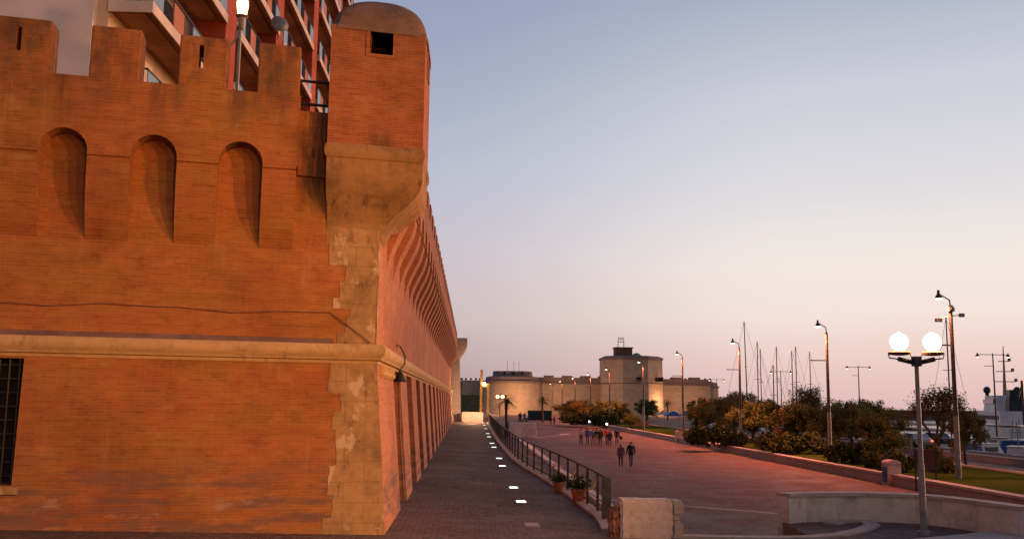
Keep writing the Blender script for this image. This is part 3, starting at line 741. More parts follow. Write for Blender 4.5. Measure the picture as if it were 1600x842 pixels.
# ------------------------------------------------------------------ railing, pots, tape, floor lights
rl = thing('railing', (3.3, 25, 0), 'long dark metal post railing curving beside the sloping walkway', 'railing')
ys = [24.3]; 
while ys[-1] < 96: ys.append(ys[-1]+(1.9 if ys[-1] > 26 else 1.6))
top = []
for k, y in enumerate(ys):
    x = rex(y)+.02; z = zt(x, y)+.07
    big = k == 0
    w = .11 if big else .035
    MB().box(x-w, x+w, y-(.05 if big else .03), y+(.05 if big else .03), z, z+1.0).build('post', 'rail_paint', rl, True)
    top.append((x, y, z))
for h, r, nm in ((.99, .032, 'top_rail'), (.58, .012, 'wire'), (.33, .012, 'wire'), (.12, .024, 'bottom_rail')):
    MB().tube([(x, y, z+h) for x, y, z in top], r, 6).build(nm, 'rail_paint', rl, True)
TL = [(1, 'torn yellow tape tied to the last slim railing post by the planter'), (3, 'yellow tape fluttering on the second railing post past the pots'), (5, 'yellow tape scrap on the railing behind the smaller pot'), (8, 'tiny yellow tape scrap farthest along the railing')]
for k, lb in TL:
    x, y, z = top[k]; h = .85
    m = MB(); pts = [(x-.02, y-.06, z+h), (x-.08, y-.12, z+h-.14), (x-.17, y-.2, z+h-.24), (x-.34, y-.24, z+h-.31)]; ws = [.015, .045, .035, .01]
    vs = []
    for (q, w) in zip(pts, ws): vs += [(q[0], q[1], q[2]-w), (q[0]+.02, q[1], q[2]+w)]
    m.add(vs, [(2*i, 2*i+1, 2*i+3, 2*i+2) for i in range(3)]); o = m.build('tape', 'yellow'); tag(o, lb, 'tape', 'yellow tape scraps on the railing')
    so = o.modifiers.new('s', 'SOLIDIFY'); so.thickness = .006
def leafcloud(n, shape, size, rg, squash=1.):
    m = MB()
    for i in range(n):
        c = shape(rg)
        a = Vector((rg.gauss(0, 1), rg.gauss(0, 1), rg.gauss(0, 1))).normalized(); b = a.orthogonal().normalized(); b.rotate(Matrix.Rotation(rg.uniform(0, 6.28), 3, a))
        c2 = a.cross(b); s = size*rg.uniform(.6, 1.4)
        m.add([c-b*s, c+c2*s*.45, c+b*s, c-c2*s*.45], [(0, 1, 2, 3)])
    return m
def pot(loc, s, label, seed):
    t = thing('potted_plant', loc, label, 'plant', 'terracotta pots by the railing'); rg = random.Random(seed)
    MB().lathe([(.17*s, 0), (.25*s, .36*s), (.28*s, .36*s), (.28*s, .44*s), (.24*s, .44*s), (.22*s, .38*s)], (0, 0, 0), 20).build('pot', 'terracotta', t, smooth=True)
    def sh(r):
        d = Vector((r.gauss(0, 1), r.gauss(0, 1), abs(r.gauss(0, .8)))).normalized(); return d*r.uniform(.05, .42)*s+Vector((0, 0, .46*s))
    leafcloud(260, sh, .07*s, rg).build('foliage', 'leaf_hedge', t)
    m = MB()
    for k in range(9):
        a = rg.uniform(0, 6.28); m.tube([(0, 0, .36*s), (.2*s*math.cos(a), .2*s*math.sin(a), .62*s), (.33*s*math.cos(a), .33*s*math.sin(a), .72*s)], .012, 4)
    m.build('stem', 'leaf', t)
q = at(908, 784, .07); pot((q.x-.05, q.y, zt(q.x, q.y)), .95, 'larger terracotta pot with a leafy plant near the railing end', 1)
q = at(873, 768, .07); pot((q.x, q.y, zt(q.x, q.y)), .72, 'smaller terracotta pot with a bushy plant behind the larger pot', 2)
FLP = [(1.48, 28.0), (1.44, 32.0), (1.36, 41), (1.36, 45.6), (1.33, 54.5), (1.30, 58.5), (1.29, 67.5), (1.29, 72.5), (1.27, 82), (1.27, 90), (1.27, 97)]
FLB = ['closest to the near end of the walkway', 'just beyond the closest one', 'third along from the near end', 'fourth along, near the railing bend', 'fifth along the straight walkway', 'sixth along the straight walkway', 'seventh along the straight walkway', 'eighth along, past the middle of the walkway', 'ninth along toward the bright end wall', 'last but one before the bright end wall', 'farthest, just before the bright end wall']
def floorlight(lit):
    t = thing('floor_light', (0, 0, 0), 'x', 'floor light')
    m = MB()
    for x0, x1, y0, y1 in ((-.17, .17, -.34, -.29), (-.17, .17, .29, .34), (-.17, -.13, -.29, .29), (.13, .17, -.29, .29)): m.box(x0, x1, y0, y1, -.05, .012)
    m.build('frame', 'galv', t); MB().box(-.13, .13, -.29, .29, -.05, .008).build('lens', 'floor_glow' if lit else 'travertine_plain', t); return t
fl0 = floorlight(True)
for k, (x, y) in enumerate(FLP):
    lb = 'glowing rectangular floor light, '+FLB[k]
    if k == 0: o = fl0; o.location = (x, y, zt(x, y)); tag(o, lb, None, 'lit floor lights along the walkway')
    else: o = copy_tree(fl0, None, (x, y, zt(x, y)), None, lb, 'lit floor lights along the walkway')
u = at(831, 819, .06); un = floorlight(False); un.location = (u.x, u.y, zt(u.x, u.y)); un['label'] = 'unlit floor light in the dark paving, nearest the viewer'

# bright end wall, netting booth and ochre posts at the end of the walkway
ew = aty(724, 656, 98.0); 
t = thing('end_wall', (.5, 98, .8), 'low pale wall lit brightly at the end of the walkway', 'wall')
MB().box(-.9, 1.25, 97.6, 98.0, .3, 1.75).build('wall_body', 'travertine_plain', t, True); MB().box(-.9, 1.3, 97.55, 98.05, 1.751, 1.85).build('coping', 'kerb', t, True)
t = thing('site_booth', (0, 104, 0), 'dark green netted booth standing behind the bright end wall', 'booth')
MB().box(-1.0, 1.2, 104, 108, -1.5, 3.6).build('net', 'net', t, True)
m = MB()
for x in (-1.02, .1, 1.22): m.box(x-.05, x+.05, 103.93, 103.995, -1.5, 3.7)
m.build('frame', 'iron', t, True)
t = thing('site_gantry', (1.3, 101, 0), 'ochre yellow double post with a small floodlight beside the booth', 'post')
for x, hh in ((1.05, 6.2), (1.75, 4.8)): MB().box(x-.13, x+.13, 100.8, 101.1, -1.5, hh).build('post', 'yellowpost', t, True)
MB().box(1.05, 1.9, 100.75, 101.15, 4.4, 4.6).build('crossbar', 'yellowpost', t, True)
MB().lathe([(.16, 0), (.2, .1), (.05, .3)], (1.35, 100.6, 4.6), 12).build('floodlight', 'spot_glow', t, True)

# ------------------------------------------------------------------ lamp posts
def light(name, typ, loc, e, col, root=None, **k):
    L = bpy.data.lights.new(name, typ); L.energy = e; L.color = col
    for a, v in k.items(): setattr(L, a, v)
    o = bpy.data.objects.new(name, L); C.objects.link(o); o.location = loc
    if root is not None: o.parent = root
    return o
SOD = (1, .23, .085)
HP = 10.4
def post_proto():
    t = thing('lamp_post', (0, 0, 0), 'x', 'lamp post')
    MB().tube([(0, 0, -.2), (0, 0, 3.4)], [.15, .14], 14).build('base', 'galv', t, smooth=True)
    MB().tube([(0, 0, 3.4), (0, 0, HP-.9)], [.13, .10], 14).build('pole', 'pole', t, smooth=True)
    MB().tube([(0, 0, HP-.92), (-.04, 0, HP-.5), (-.62, 0, HP-.16)], [.05, .04, .035], 8).build('arm', 'pole', t, smooth=True)
    h = MB().lathe([(.21, -.30), (.19, -.2), (.10, -.05), (.075, .08), (.075, .18), (.03, .2)], (-.66, 0, HP-.13), 16).build('lamp_shade', 'pole', t, smooth=True)
    MB().lathe([(.19, -.298), (.15, -.35), (.06, -.37), (.0, -.38)], (-.66, 0, HP-.13), 16).build('lens', 'bell_glow', h, smooth=True)
    MB().box(-1.35, 0, -.03, .03, HP-3.1, HP-3.02).build('side_arm', 'red_brown', t)  # red lamplight on the arm is put into its colour
    return t
pp = post_proto()
PX = [(1498, 745), (1297, 712), (1157, 693), (1069, 680), (1008, 672)]
PY = [53.2, 73.5, 95.5, 119, 143, 176, 210, 245, 282, 322]
PXW = [27.1, 27.5, 26.8, 26.2, 25.6, 25.3, 26, 26.4, 26.6, 27]
PLB = ['tallest, with extra fittings at its top', 'second in the row, among low shrubs', 'third in the row, amid rounded trees', 'fourth in the row, left of rounded trees', 'fifth in the row, before the fort keep', 'sixth in the row, at the left keep edge', 'seventh of the row, left of the keep', 'eighth of the row, before the long fort wall', 'ninth of the row, before the long fort wall', 'smallest of the row, near the round fort tower']
for k, y in enumerate(PY):
    lb = 'tall lamp post with lit bell lamp, '+PLB[k]
    loc = (PXW[k], y, -.95)
    if k == 0: o = pp; o.location = loc; tag(o, lb, None, 'lamp posts along the garden strip')
    else: o = copy_tree(pp, None, loc, None, lb, 'lamp posts along the garden strip')
    if k < 9:
        s_ = light('lamp_light', 'SPOT', (-.66, 0, HP-.6), 6500, SOD, o, spot_size=math.radians(142), spot_blend=.7, shadow_soft_size=.2); s_.rotation_euler = (0, math.radians(13), 0)

m = MB(); m.lathe([(.0, 0), (.2, .05), (.22, .2), (.1, .4)], (0, -.05, HP-1.2), 10); m.box(-.9, -.55, -.1, .1, HP-1.75, HP-1.55); m.tube([(-.7, 0, HP-1.6), (0, 0, HP-1.4), (.6, 0, HP-1.35)], .03, 6); m.box(.5, .75, -.1, .1, HP-1.45, HP-1.25)
m.build('fitting', 'galv', pp)

def tlamp_proto():
    t = thing('twin_lamp_post', (0, 0, 0), 'x', 'lamp post')
    MB().tube([(0, 0, -.2), (0, 0, 10.6)], [.13, .07], 10).build('pole', 'pole', t)
    MB().box(-2.0, 2.0, -.04, .04, 10.38, 10.46).build('crossbar', 'pole', t)
    for s in (-1, 1):
        h = MB().lathe([(.25, -.28), (.2, -.1), (.1, .05), (.08, .2), (.02, .22)], (1.9*s, 0, 10.4), 12).build('lamp_shade', 'pole', t)
        MB().lathe([(.18, -.278), (.1, -.31), (.0, -.32)], (1.9*s, 0, 10.4), 12).build('lens', 'bell_glow', h)
    MB().box(-1.1, -.08, -.03, .03, 9.0, 9.07).build('side_arm', 'red_brown', t)
    return t
tp0 = tlamp_proto()
TL2 = [(63, 114, 'in front of the white ship'), (63.5, 156, 'left of the twin globe lamp above the trees'), (59, 182, 'among the masts'), (63, 246, 'in front of the right fort tower')]
for k, (x, y, lb) in enumerate(TL2):
    lb = 'T-shaped post with two bell lamps, '+lb
    if k == 0: tp0.location = (x, y, -1.1); tag(tp0, lb, None, 'twin lamp posts on the quay')
    else: copy_tree(tp0, None, (x, y, -1.1), None, lb, 'twin lamp posts on the quay')

def globe_lamp(loc, label):
    t = thing('globe_lamp', loc, label, 'street lamp')
    MB().tube([(0, 0, -.05), (0, 0, .1)], .13, 16).build('foot', 'galv', t)
    MB().tube([(0, 0, 0), (0, 0, 1.6)], [.075, .07], 14).build('lower_pole', 'galv', t, smooth=True)
    MB().tube([(0, 0, 1.6), (0, 0, 4.05)], [.055, .05], 14).build('pole', 'galv', t, smooth=True)
    m = MB(); m.tube([(-.42, 0, 4.02), (0, 0, 3.92), (.42, 0, 4.02)], .055, 8); m.box(-.09, .09, -.09, .09, 3.85, 4.08); m.build('bracket', 'iron', t)
    for s in (-1, 1):
        x = .38*s
        m = MB(); m.tube([(.1*s, 0, 3.98), (.62*s, 0, 4.04), (.64*s, 0, 4.14)], .018, 6); m.tube([(.1*s, 0, 3.98), (.14*s, 0, 4.2)], .014, 6); m.build('arm', 'galv', t)
        MB().lathe([(.10, 4.10), (.24, 4.12), (.26, 4.17), (.18, 4.20)], (x, 0, 0), 20).build('cup', 'red_brown', t, smooth=True)
        MB().lathe([(.0, 4.18)]+[(.2*math.sin(a), 4.42-.2*math.cos(a)) for a in [PI*q/12 for q in range(1, 12)]]+[(.0, 4.655)], (x, 0, 0), 24).build('globe', 'globe', t, smooth=True)
    return t
gl = globe_lamp((10.43, 22.2, 0), 'twin globe street lamp glowing white on a slim pole inside the curved wall')
gl.rotation_euler = (0, 0, -.1)
def flood_post(x, y, hh, tgt, e, cone, label):  # unseen posts read off the wall's sodium light; some added to soften shadows
    t = thing('flood_lamp_post', (x, y, 0), label, 'lamp post', 'sodium flood lamps on the front terrace')
    MB().tube([(0, 0, -.1), (0, 0, hh-.1)], [.09, .07], 12).build('pole', 'galv', t, smooth=True)
    d = (Vector(tgt)-Vector((x, y, hh))).normalized(); q = d.to_track_quat('Z', 'Y').to_euler()
    h = MB().lathe([(.10, -.35), (.2, -.2), (.26, .1), (.24, .1)], (0, 0, 0), 14).build('lamp_head', 'pole', t); h.location = (0, 0, hh); h.rotation_euler = q
    MB().lathe([(.235, .07), (.0, .09)], (0, 0, 0), 14).build('lens', 'bell_glow', h)
    L = light('flood_light', 'SPOT', Vector((0, 0, hh))+d*.3, e, (1, .40, .10), t, spot_size=math.radians(cone), spot_blend=1., shadow_soft_size=.35); L.rotation_euler = (-d).to_track_quat('Z', 'Y').to_euler()
flood_post(19., 8., 8.5, (-7., 18.9, 4.2), 14000, 58, 'sodium flood lamp on the front terrace, far right of the viewer')
flood_post(15.5, 2., 8.5, (-7., 18.9, 4.2), 9500, 58, 'added sodium flood lamp on the front terrace, second from the right')
flood_post(11.5, -3., 8.5, (-7., 18.9, 4.2), 4500, 58, 'added sodium flood lamp on the front terrace, third from the right')
flood_post(5., -7., 6.0, (-7., 19.2, 3.4), 6000, 56, 'sodium flood lamp on the front terrace, behind the viewer')
#g2 = copy_tree(gl, None, (8.5, -2.0, 0), .3, 'twin globe street lamp on the front terrace, behind the viewer', None)

# ------------------------------------------------------------------ trees and shrubs
def clumps(rg, n, rx, ry, rz, zc):
    out = []
    for i in range(n):
        d = Vector((rg.gauss(0, 1), rg.gauss(0, 1), rg.gauss(0, 1))).normalized(); r = rg.uniform(.35, .95)
        out.append((Vector((d.x*rx*r, d.y*ry*r, zc+d.z*rz*r)), rg.uniform(.14, .33)*min(rx, rz)))
    return out
def crown(seed, rx, ry, rz, zc, n, leaf, ncl):
    rg = random.Random(seed); cl = clumps(rg, ncl, rx, ry, rz, zc)
    def sh(r):
        c, q = r.choice(cl); d = Vector((r.gauss(0, 1), r.gauss(0, 1), r.gauss(0, 1))).normalized(); return c+d*q*r.uniform(.3, 1.25)**.8
    return leafcloud(n, sh, leaf, rg), cl
def tree_proto(seed, h, w, mat, n=15000, leaf=.085):
    t = thing('tree', (0, 0, 0), 'x', 'tree')
    cr, cl = crown(seed, w/2, w/2, h*.40, h*.575, n, leaf, 70)
    m = MB(); m.tube([(0, 0, -.1), (.06, .02, h*.2), (-.05, .05, h*.45), (0, 0, h*.6)], [.17, .13, .11, .06], 8)
    for c, q in cl[:12]: m.tube([(-.03, .03, h*.33), c*.5+Vector((0, 0, h*.2)), c], [.07, .045, .015], 5)
    m.build('trunk', 'bark', t); cr.build('crown', mat, t, uv=False); return t
protos = [tree_proto(11, 4.6, 4.6, 'leaf'), tree_proto(12, 4.6, 4.8, 'leaf_warm'), tree_proto(13, 4.2, 5.2, 'leaf_warm'), tree_proto(14, 4.4, 4.2, 'leaf')]
used = [False]*4
def put_tree(k, px, y, h, wpx, label, rz=0, group='rounded trees of the garden strip'):
    x = aty(px, 650, y).x; base = (4.6, 4.6, 4.2, 4.4)[k]; bw = (4.6, 4.8, 5.2, 4.2)[k]; w = wpx*y/1500
    loc = (x, y, -1.0); sc = (w/bw*.97, w/bw*.97, h*.93/base)
    if not used[k]:
        used[k] = True; o = protos[k]; o.location = loc; o.rotation_euler = (0, 0, rz); o.scale = sc; tag(o, label, None, group)
    else: copy_tree(protos[k], None, loc, rz, label, group, sc)
put_tree(0, 1377, 63, 4.3, 92, 'dense dark green rounded tree left of the twin globe lamp', .4)
put_tree(3, 1176, 100, 4.9, 80, 'dark green rounded tree right of the third lamp post', 1.1)
put_tree(1, 1120, 112, 5.4, 85, 'orange tinted tree left of the third lamp post', 2.)
put_tree(1, 1148, 122, 6.3, 90, 'orange brown tree behind the third lamp post', .7)
put_tree(3, 1098, 116, 5.2, 50, 'narrow green tree at the left end of the near tree group', 2.9)
put_tree(2, 1245, 92, 4.9, 105, 'wide olive tree between the second and third lamp posts', 1.9)
put_tree(1, 1205, 120, 5.3, 70, 'pale olive tree behind the gap right of the dark green tree', 4.)
put_tree(2, 1300, 88, 5.0, 110, 'spreading rusty tree just behind the second lamp post', .2)
put_tree(0, 1330, 95, 5.0, 75, 'olive tree right of the second lamp post, behind the dense dark one', 3.3)
put_tree(1, 1355, 104, 5.3, 70, 'brownish tree above the dense dark rounded tree', 5.1)
put_tree(2, 1265, 110, 5.9, 60, 'thin-topped tree rising behind the wide olive tree', 5.6)
put_tree(2, 1505, 68, 4.7, 80, 'scrubby brown tree right of the nearest lamp post', 2.6)
put_tree(1, 893, 185, 5.0, 60, 'ochre tree at the left of the far clump before the fort', 1.3)
put_tree(2, 915, 190, 4.6, 55, 'ochre bushy tree second in the far clump', 2.3)
put_tree(0, 950, 182, 5.0, 55, 'dark green tree in the far clump left of the keep', 3.1)
put_tree(3, 968, 178, 4.6, 45, 'dark green tree in the far clump beside the sixth lamp post', .9)
put_tree(3, 985, 150, 2.8, 30, 'small dark rounded bush tree right of the far clump', 4.4)
put_tree(0, 1010, 230, 5.5, 50, 'far dark tree behind the fifth lamp post', 5.4)

# open branching tree behind the twin globe lamp
def open_tree(loc, h, label, seed):
    rg = random.Random(seed); t = thing('tree', loc, label, 'tree'); m = MB(); tw = MB(); tips = []
    def grow(p, d, L, r, k):
        pts = [p]; rr = [r]
        for i in range(3):
            d = (d+Vector((rg.gauss(0, .16), rg.gauss(0, .16), rg.gauss(.05, .1)))).normalized(); p = p+d*L/3; pts.append(p); rr.append(r*(1-.14*(i+1)))
        (m if k < 3 else tw).tube(pts, rr, 6 if k < 3 else 4)
        tips.append((p, k))
        if k < 5:
            for j in range(rg.choice((2, 3, 3)) if k else 5):
                a = rg.uniform(0, 6.28); sp_ = rg.uniform(.45, .85); e = d.orthogonal().normalized(); e.rotate(Matrix.Rotation(a, 3, d))
                grow(p, (d*math.cos(sp_)+e*math.sin(sp_)+Vector((0, 0, .15))).normalized(), L*rg.uniform(.62, .82), r*.58, k+1)
    grow(Vector((0, 0, -.1)), Vector((.05, 0, 1)), h*.30, .17, 0)
    m.build('trunk', 'bark', t); tw.build('twigs', 'bark', t)
    tp_ = [p for p, k in tips if k >= 3 and p.z < h*.92]
    def sh(r): p = r.choice(tp_); return p+Vector((r.gauss(0, .2), r.gauss(0, .2), r.gauss(0, .2)))
    leafcloud(3200, sh, .085, rg).build('crown', 'leaf_dry', t, uv=False)
open_tree((aty(1463, 700, 63).x, 63, -1.0), 5.7, 'open branching brown tree behind the twin globe lamp', 21)
open_tree((aty(1255, 690, 100).x, 100, -1.0), 6.4, 'bare topped tree poking above the olive trees', 22)

# shrubs
def shrub_proto(seed, mat):
    t = thing('shrub', (0, 0, 0), 'x', 'shrub'); rg = random.Random(seed)
    cl = [(Vector((rg.uniform(-.85, .85), rg.uniform(-.7, .7), rg.uniform(.2, .75))), rg.uniform(.2, .36)) for i in range(22)]
    def sh(r):
        c, q = r.choice(cl); d = Vector((r.gauss(0, 1), r.gauss(0, 1), r.gauss(0, 1))).normalized(); p = c+d*q*r.uniform(.3, 1.1); p.z = max(.02, p.z); return p
    leafcloud(3600, sh, .085, rg).build('foliage', mat, t, uv=False)
    m = MB()
    for c, q in cl[:10]: m.tube([(c.x*.3, c.y*.3, -.05), c], [.03, .012], 5)
    m.build('stem', 'bark', t); return t
sp0 = [shrub_proto(31, 'leaf_hedge'), shrub_proto(32, 'leaf_hedge')]; su = [False, False]
SH = [(1115, 92, 84, 1.9, 'broad dark hedge left of the third lamp post'), (1240, 78, 90, 1.8, 'broad dark shrub left of the second lamp post'), (1205, 84, 50, 1.3, 'low dark shrub between second and third lamp posts'), (1330, 66, 74, 1.55, 'dark shrub right of the second lamp post'), (1405, 57, 60, 1.35, 'dark low shrub just left of the twin globe lamp'), (1370, 60, 60, 1.2, 'low dark shrub under the dense rounded tree'), (1455, 58, 40, 1.7, 'dark reddish shrub at the foot of the open branching tree'), (1475, 57, 30, 1.0, 'small shrub right of the open branching tree'), (1150, 90, 50, 1.5, 'dark shrub at the foot of the third lamp post'), (935, 172, 60, 2.2, 'far dark hedge beneath the trees before the keep'), (895, 178, 60, 2.2, 'far ochre-shaded hedge beneath the ochre trees'), (1080, 104, 22, .9, 'tiny shrub near the fourth lamp post'), (1290, 80, 40, 1.2, 'small shrub behind the second lamp post')]
for k, (px, y, w, h, lb) in enumerate(SH):
    i = k % 2; loc = (aty(px, 690, y).x, y, -.98); W = w*y/1500
    sc = (W/2, W/2.4, h)
    if not su[i]: su[i] = True; o = sp0[i]; o.location = loc; o.scale = sc; tag(o, lb, None, 'low shrubs of the garden strip')
    else: copy_tree(sp0[i], None, loc, k*1.7, lb, 'low shrubs of the garden strip', sc)

# palms
def palm_proto():
    t = thing('palm_tree', (0, 0, 0), 'x', 'palm tree'); rg = random.Random(9)
    MB().tube([(0, 0, -.1), (.05, 0, 1.4), (.0, .05, 2.9), (0, 0, 4.2)], [.2, .16, .15, .2], 8).build('trunk', 'bark', t)
    m = MB()
    for k in range(34):
        a = rg.uniform(0, 6.28); el = rg.uniform(-.5, 1.35); L = rg.uniform(1.2, 1.7); pts = []
        for q in range(7):
            u = q/6; rr = L*u*math.cos(el*(1-.25*u)); zz = 4.25+L*u*math.sin(el)-1.1*u*u*(.7 if el > .6 else .45)
            pts.append(Vector((math.cos(a)*rr, math.sin(a)*rr, zz)))
        n = Vector((-math.sin(a), math.cos(a), 0))
        for q in range(6):
            for s in (-1, 1):
                for f in (0., .5):
                    p = pts[q].lerp(pts[q+1], f); w = .34*math.sin(PI*min(1, (q+f+.7)/7)); d = (pts[q+1]-pts[q]).normalized()
                    m.add([p, p+d*.07, p+d*.26+n*s*w+Vector((0, 0, -.08))], [(0, 1, 2)])
    m.build('crown', 'palm', t, uv=False); return t
pa = palm_proto()
PAL = [(791, 122, -1.5, 5.9, 'palm tree standing before the far white block wall'), (848, 215, -1.5, 6.2, 'palm tree in front of the round fort tower'), (915, 250, -1.5, 6., 'palm tree left of the fort keep'), (1012, 250, -1.5, 6., 'palm tree beneath the fort keep'), (1043, 255, -1.5, 6., 'palm tree just right of the fort keep'), (1077, 260, -1.5, 5.6, 'palm tree beside the fourth lamp post, before the fort wall')]
for k, (px, y, z, h, lb) in enumerate(PAL):
    loc = (aty(px, 640, y).x, y, z); s = h/5.3
    if k == 0: pa.location = loc; pa.scale = (s,)*3; tag(pa, lb, None, 'palm trees before the fort')
    else: copy_tree(pa, None, loc, k*1.3, lb, 'palm trees before the fort', (s,)*3)
t = thing('globe_lamp', (aty(781, 650, 115).x, 115, -1.5), 'distant thin lamp with pale globes near the palm tree', 'street lamp')
MB().tube([(0, 0, 0), (0, 0, 4.9)], .06, 8).build('pole', 'galv', t)
for x in (-.3, .3): MB().lathe([(0, -.2), (.14, -.14), (.2, 0), (.14, .14), (0, .2)], (x, 0, 5.0), 10).build('globe', 'lantern', t)

# ------------------------------------------------------------------ fort on the horizon
FY = 350
ft = thing('fort', (60, FY, -1.5), 'distant pale stone fort with round towers and a tall octagonal keep', 'fort')
def fx(px): return aty(px, 628, FY).x
def fz(py): return aty(900, py, FY).z
zc = fz(598)
def rtower(cx, r, zcorn, ztop, name, y=FY+4, n=40):
    o = MB().lathe([(r*1.06, -1.5), (r, zcorn-.5)], (cx, y, 0), n).build(name, 'fort', ft, True, smooth=True)
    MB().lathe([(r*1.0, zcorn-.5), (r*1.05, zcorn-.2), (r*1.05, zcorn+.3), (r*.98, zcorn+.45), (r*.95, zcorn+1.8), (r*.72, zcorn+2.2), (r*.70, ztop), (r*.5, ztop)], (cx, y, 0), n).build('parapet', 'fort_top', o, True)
    m = MB()
    for k in range(7):
        a = -PI*.95+k*PI*.15; m.box(cx+r*.66*math.cos(a)-.4, cx+r*.66*math.cos(a)+.4, y+r*.70*math.sin(a)-.25, y+r*.70*math.sin(a)+.4, zcorn+2.6, zcorn+3.5)
    m.build('gun_slot', 'dark', o, True)
    return o
rtower((fx(757)+fx(845))/2, (fx(845)-fx(757))/2, zc, fz(581), 'round_tower')
rtower((fx(1105)+fx(1187))/2, (fx(1187)-fx(1105))/2, fz(597), fz(584), 'round_tower', FY+60)
rtower(fx(735), 7.5, zc-.3, zc+2.2, 'round_tower', FY+85)
m = MB(); m.box(fx(835), fx(1115), FY+4, FY+10, -1.5, zc-.4); m.build('curtain_wall', 'fort', ft, True)
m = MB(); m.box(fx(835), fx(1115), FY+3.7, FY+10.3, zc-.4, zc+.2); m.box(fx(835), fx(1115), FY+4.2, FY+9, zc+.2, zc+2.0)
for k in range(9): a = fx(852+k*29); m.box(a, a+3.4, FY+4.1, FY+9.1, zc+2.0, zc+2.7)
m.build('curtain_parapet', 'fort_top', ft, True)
m = MB(); m.box(fx(720), fx(770), FY+30, FY+34, -1.5, zc+1); m.build('curtain_wall', 'fort', ft, True)
kc, kr = (fx(937)+fx(1037))/2, (fx(1037)-fx(937))/2
kp = MB().lathe([(kr*1.03, -1.5), (kr, fz(562))], (kc, FY+2, 0), 8, PI/8).build('keep', 'fort', ft, True)
MB().lathe([(kr, fz(562)), (kr*1.03, fz(561)), (kr*1.04, fz(558.5)), (kr*.97, fz(557)), (kr*.9, fz(555.5))], (kc, FY+2, 0), 8, PI/8).build('cornice', 'fort_top', kp, True)
MB().lathe([(kr*1.005, zc-.3), (kr*1.03, zc), (kr*1.005, zc+.3)], (kc, FY+2, 0), 8, PI/8).build('band', 'fort_top', kp, True)
m = MB()
for px in (991, 1023): 
    a = fx(px); m.box(a-.7, a+.7, FY-kr*1.0, FY-2, fz(595), fz(589))
m.build('window', 'dark', kp, True)
b = MB().box(fx(961), fx(987), FY-2, FY+4, fz(556), fz(543)).build('roof_turret', 'red_brown', kp, True)
MB().box(fx(959.5), fx(988.5), FY-2.4, FY+4.4, fz(543), fz(541.5)).build('turret_cap', 'fort_top', kp, True)
m = MB(); a, b_ = fx(966), fx(975)
for x in (a, b_): m.tube([(x, FY, fz(541)), (x, FY, fz(531)), ((x+(a+b_)/2)/2, FY, fz(526))], .14, 5)
m.tube([(a, FY, fz(533)), (b_, FY, fz(533))], .1, 5); m.tube([((a+b_)/2, FY, fz(533)), ((a+b_)/2, FY, fz(524.5))], .1, 5); m.tube([(a, FY, fz(526)), ((a+b_)/2, FY, fz(530)), (b_, FY, fz(526))], .1, 5)
m.build('bell_frame', 'mast', kp, True)
MB().lathe([(1.9, 0), (1.7, .6), (1.0, 1.2), (0, 1.5)], (fx(995), FY, fz(556)), 12).build('roof_dome', 'copper', kp, True)
m = MB()
for px in (793, 803, 811): m.tube([(fx(px), FY+4, fz(582)), (fx(px), FY+4, fz(565))], .07, 4)
m.build('antenna', 'mast', ft, True)

# hoarding, stalls and orange barrier in the mid distance
t = thing('hoarding', (fx(840)*.7, 240, -1.5), 'dark green site fence panels at the foot of the fort', 'fence')
m = MB(); m.box(aty(825, 640, 240).x, aty(862, 640, 240).x, 240, 240.15, -1.5, .9); m.build('panel', 'net', t, True)
m = MB()
for k in range(7): x = aty(825+k*6.1, 640, 240).x; m.box(x-.06, x+.06, 239.9, 239.98, -1.5, 1.05)
m.build('post', 'iron', t, True)
STL = ['blue-roofed market stall left of its neighbours beyond the trees', 'blue-roofed market stall beside the fourth lamp post', 'pale-roofed market stall between the blue ones']
for k, (px, mt, y) in enumerate(((1052, 'canvas_blue', 165), (1073, 'canvas_blue', 172), (1036, 'canvas_pale', 180))):
    x = aty(px, 645, y).x; t = thing('market_stall', (x, y, -1.2), STL[k], 'stall')
    for a in (-1.3, 1.3):
        for b in (-1.1, 1.1): MB().tube([(a, b, 0), (a, b, 2.1)], .03, 5).build('leg', 'galv', t)
    MB().loft([[(-1.5, -1.3, 2.1), (1.5, -1.3, 2.1), (1.5, 1.3, 2.1), (-1.5, 1.3, 2.1)], [(-.15, -.1, 2.9), (.15, -.1, 2.9), (.15, .1, 2.9), (-.15, .1, 2.9)]]).build('canopy', mt, t)
    MB().box(-1.25, 1.25, -.9, -.4, .75, .85).build('table', 'canvas_pale', t)
x = aty(1003, 650, 165).x
t = thing('barrier', (x, 165, -1.0), 'orange plastic barrier beside the fifth lamp post', 'barrier')
MB().loft([[(-1.2, -.2, 0), (1.2, -.2, 0), (1.2, .2, 0), (-1.2, .2, 0)], [(-1.15, -.12, .55), (1.15, -.12, .55), (1.15, .12, .55), (-1.15, .12, .55)], [(-1.1, -.06, .95), (1.1, -.06, .95), (1.1, .06, .95), (-1.1, .06, .95)]]).build('body', 'orange_barrier', t)
MB().box(-1.11, 1.11, -.08, .08, .7, .8).build('stripe', 'white', t)
# garden spotlights
for px, py, y, lb in ((921, 658, 172, 'small bright white garden spotlight under the ochre hedge'), (948, 662, 168, 'larger bright white garden spotlight under the dark hedge')):
    p = aty(px, py, y); t = thing('garden_spotlight', (p.x, y, -.95), lb, 'spotlight', 'garden spotlights')
    MB().tube([(0, 0, 0), (0, 0, p.z+.95)], .03, 6).build('stake', 'iron', t)
    o = MB().lathe([(.02, -.1), (.13, -.08), (.16, .08), (.14, .1)], (0, 0, 0), 12).build('housing', 'iron', t); o.location = (0, 0, p.z+.95); o.rotation_euler = (PI/2, 0, 0)
    e = MB().lathe([(.15, .11), (.1, .15), (0, .16)], (0, 0, 0), 12).build('lens', 'spot_glow', o)
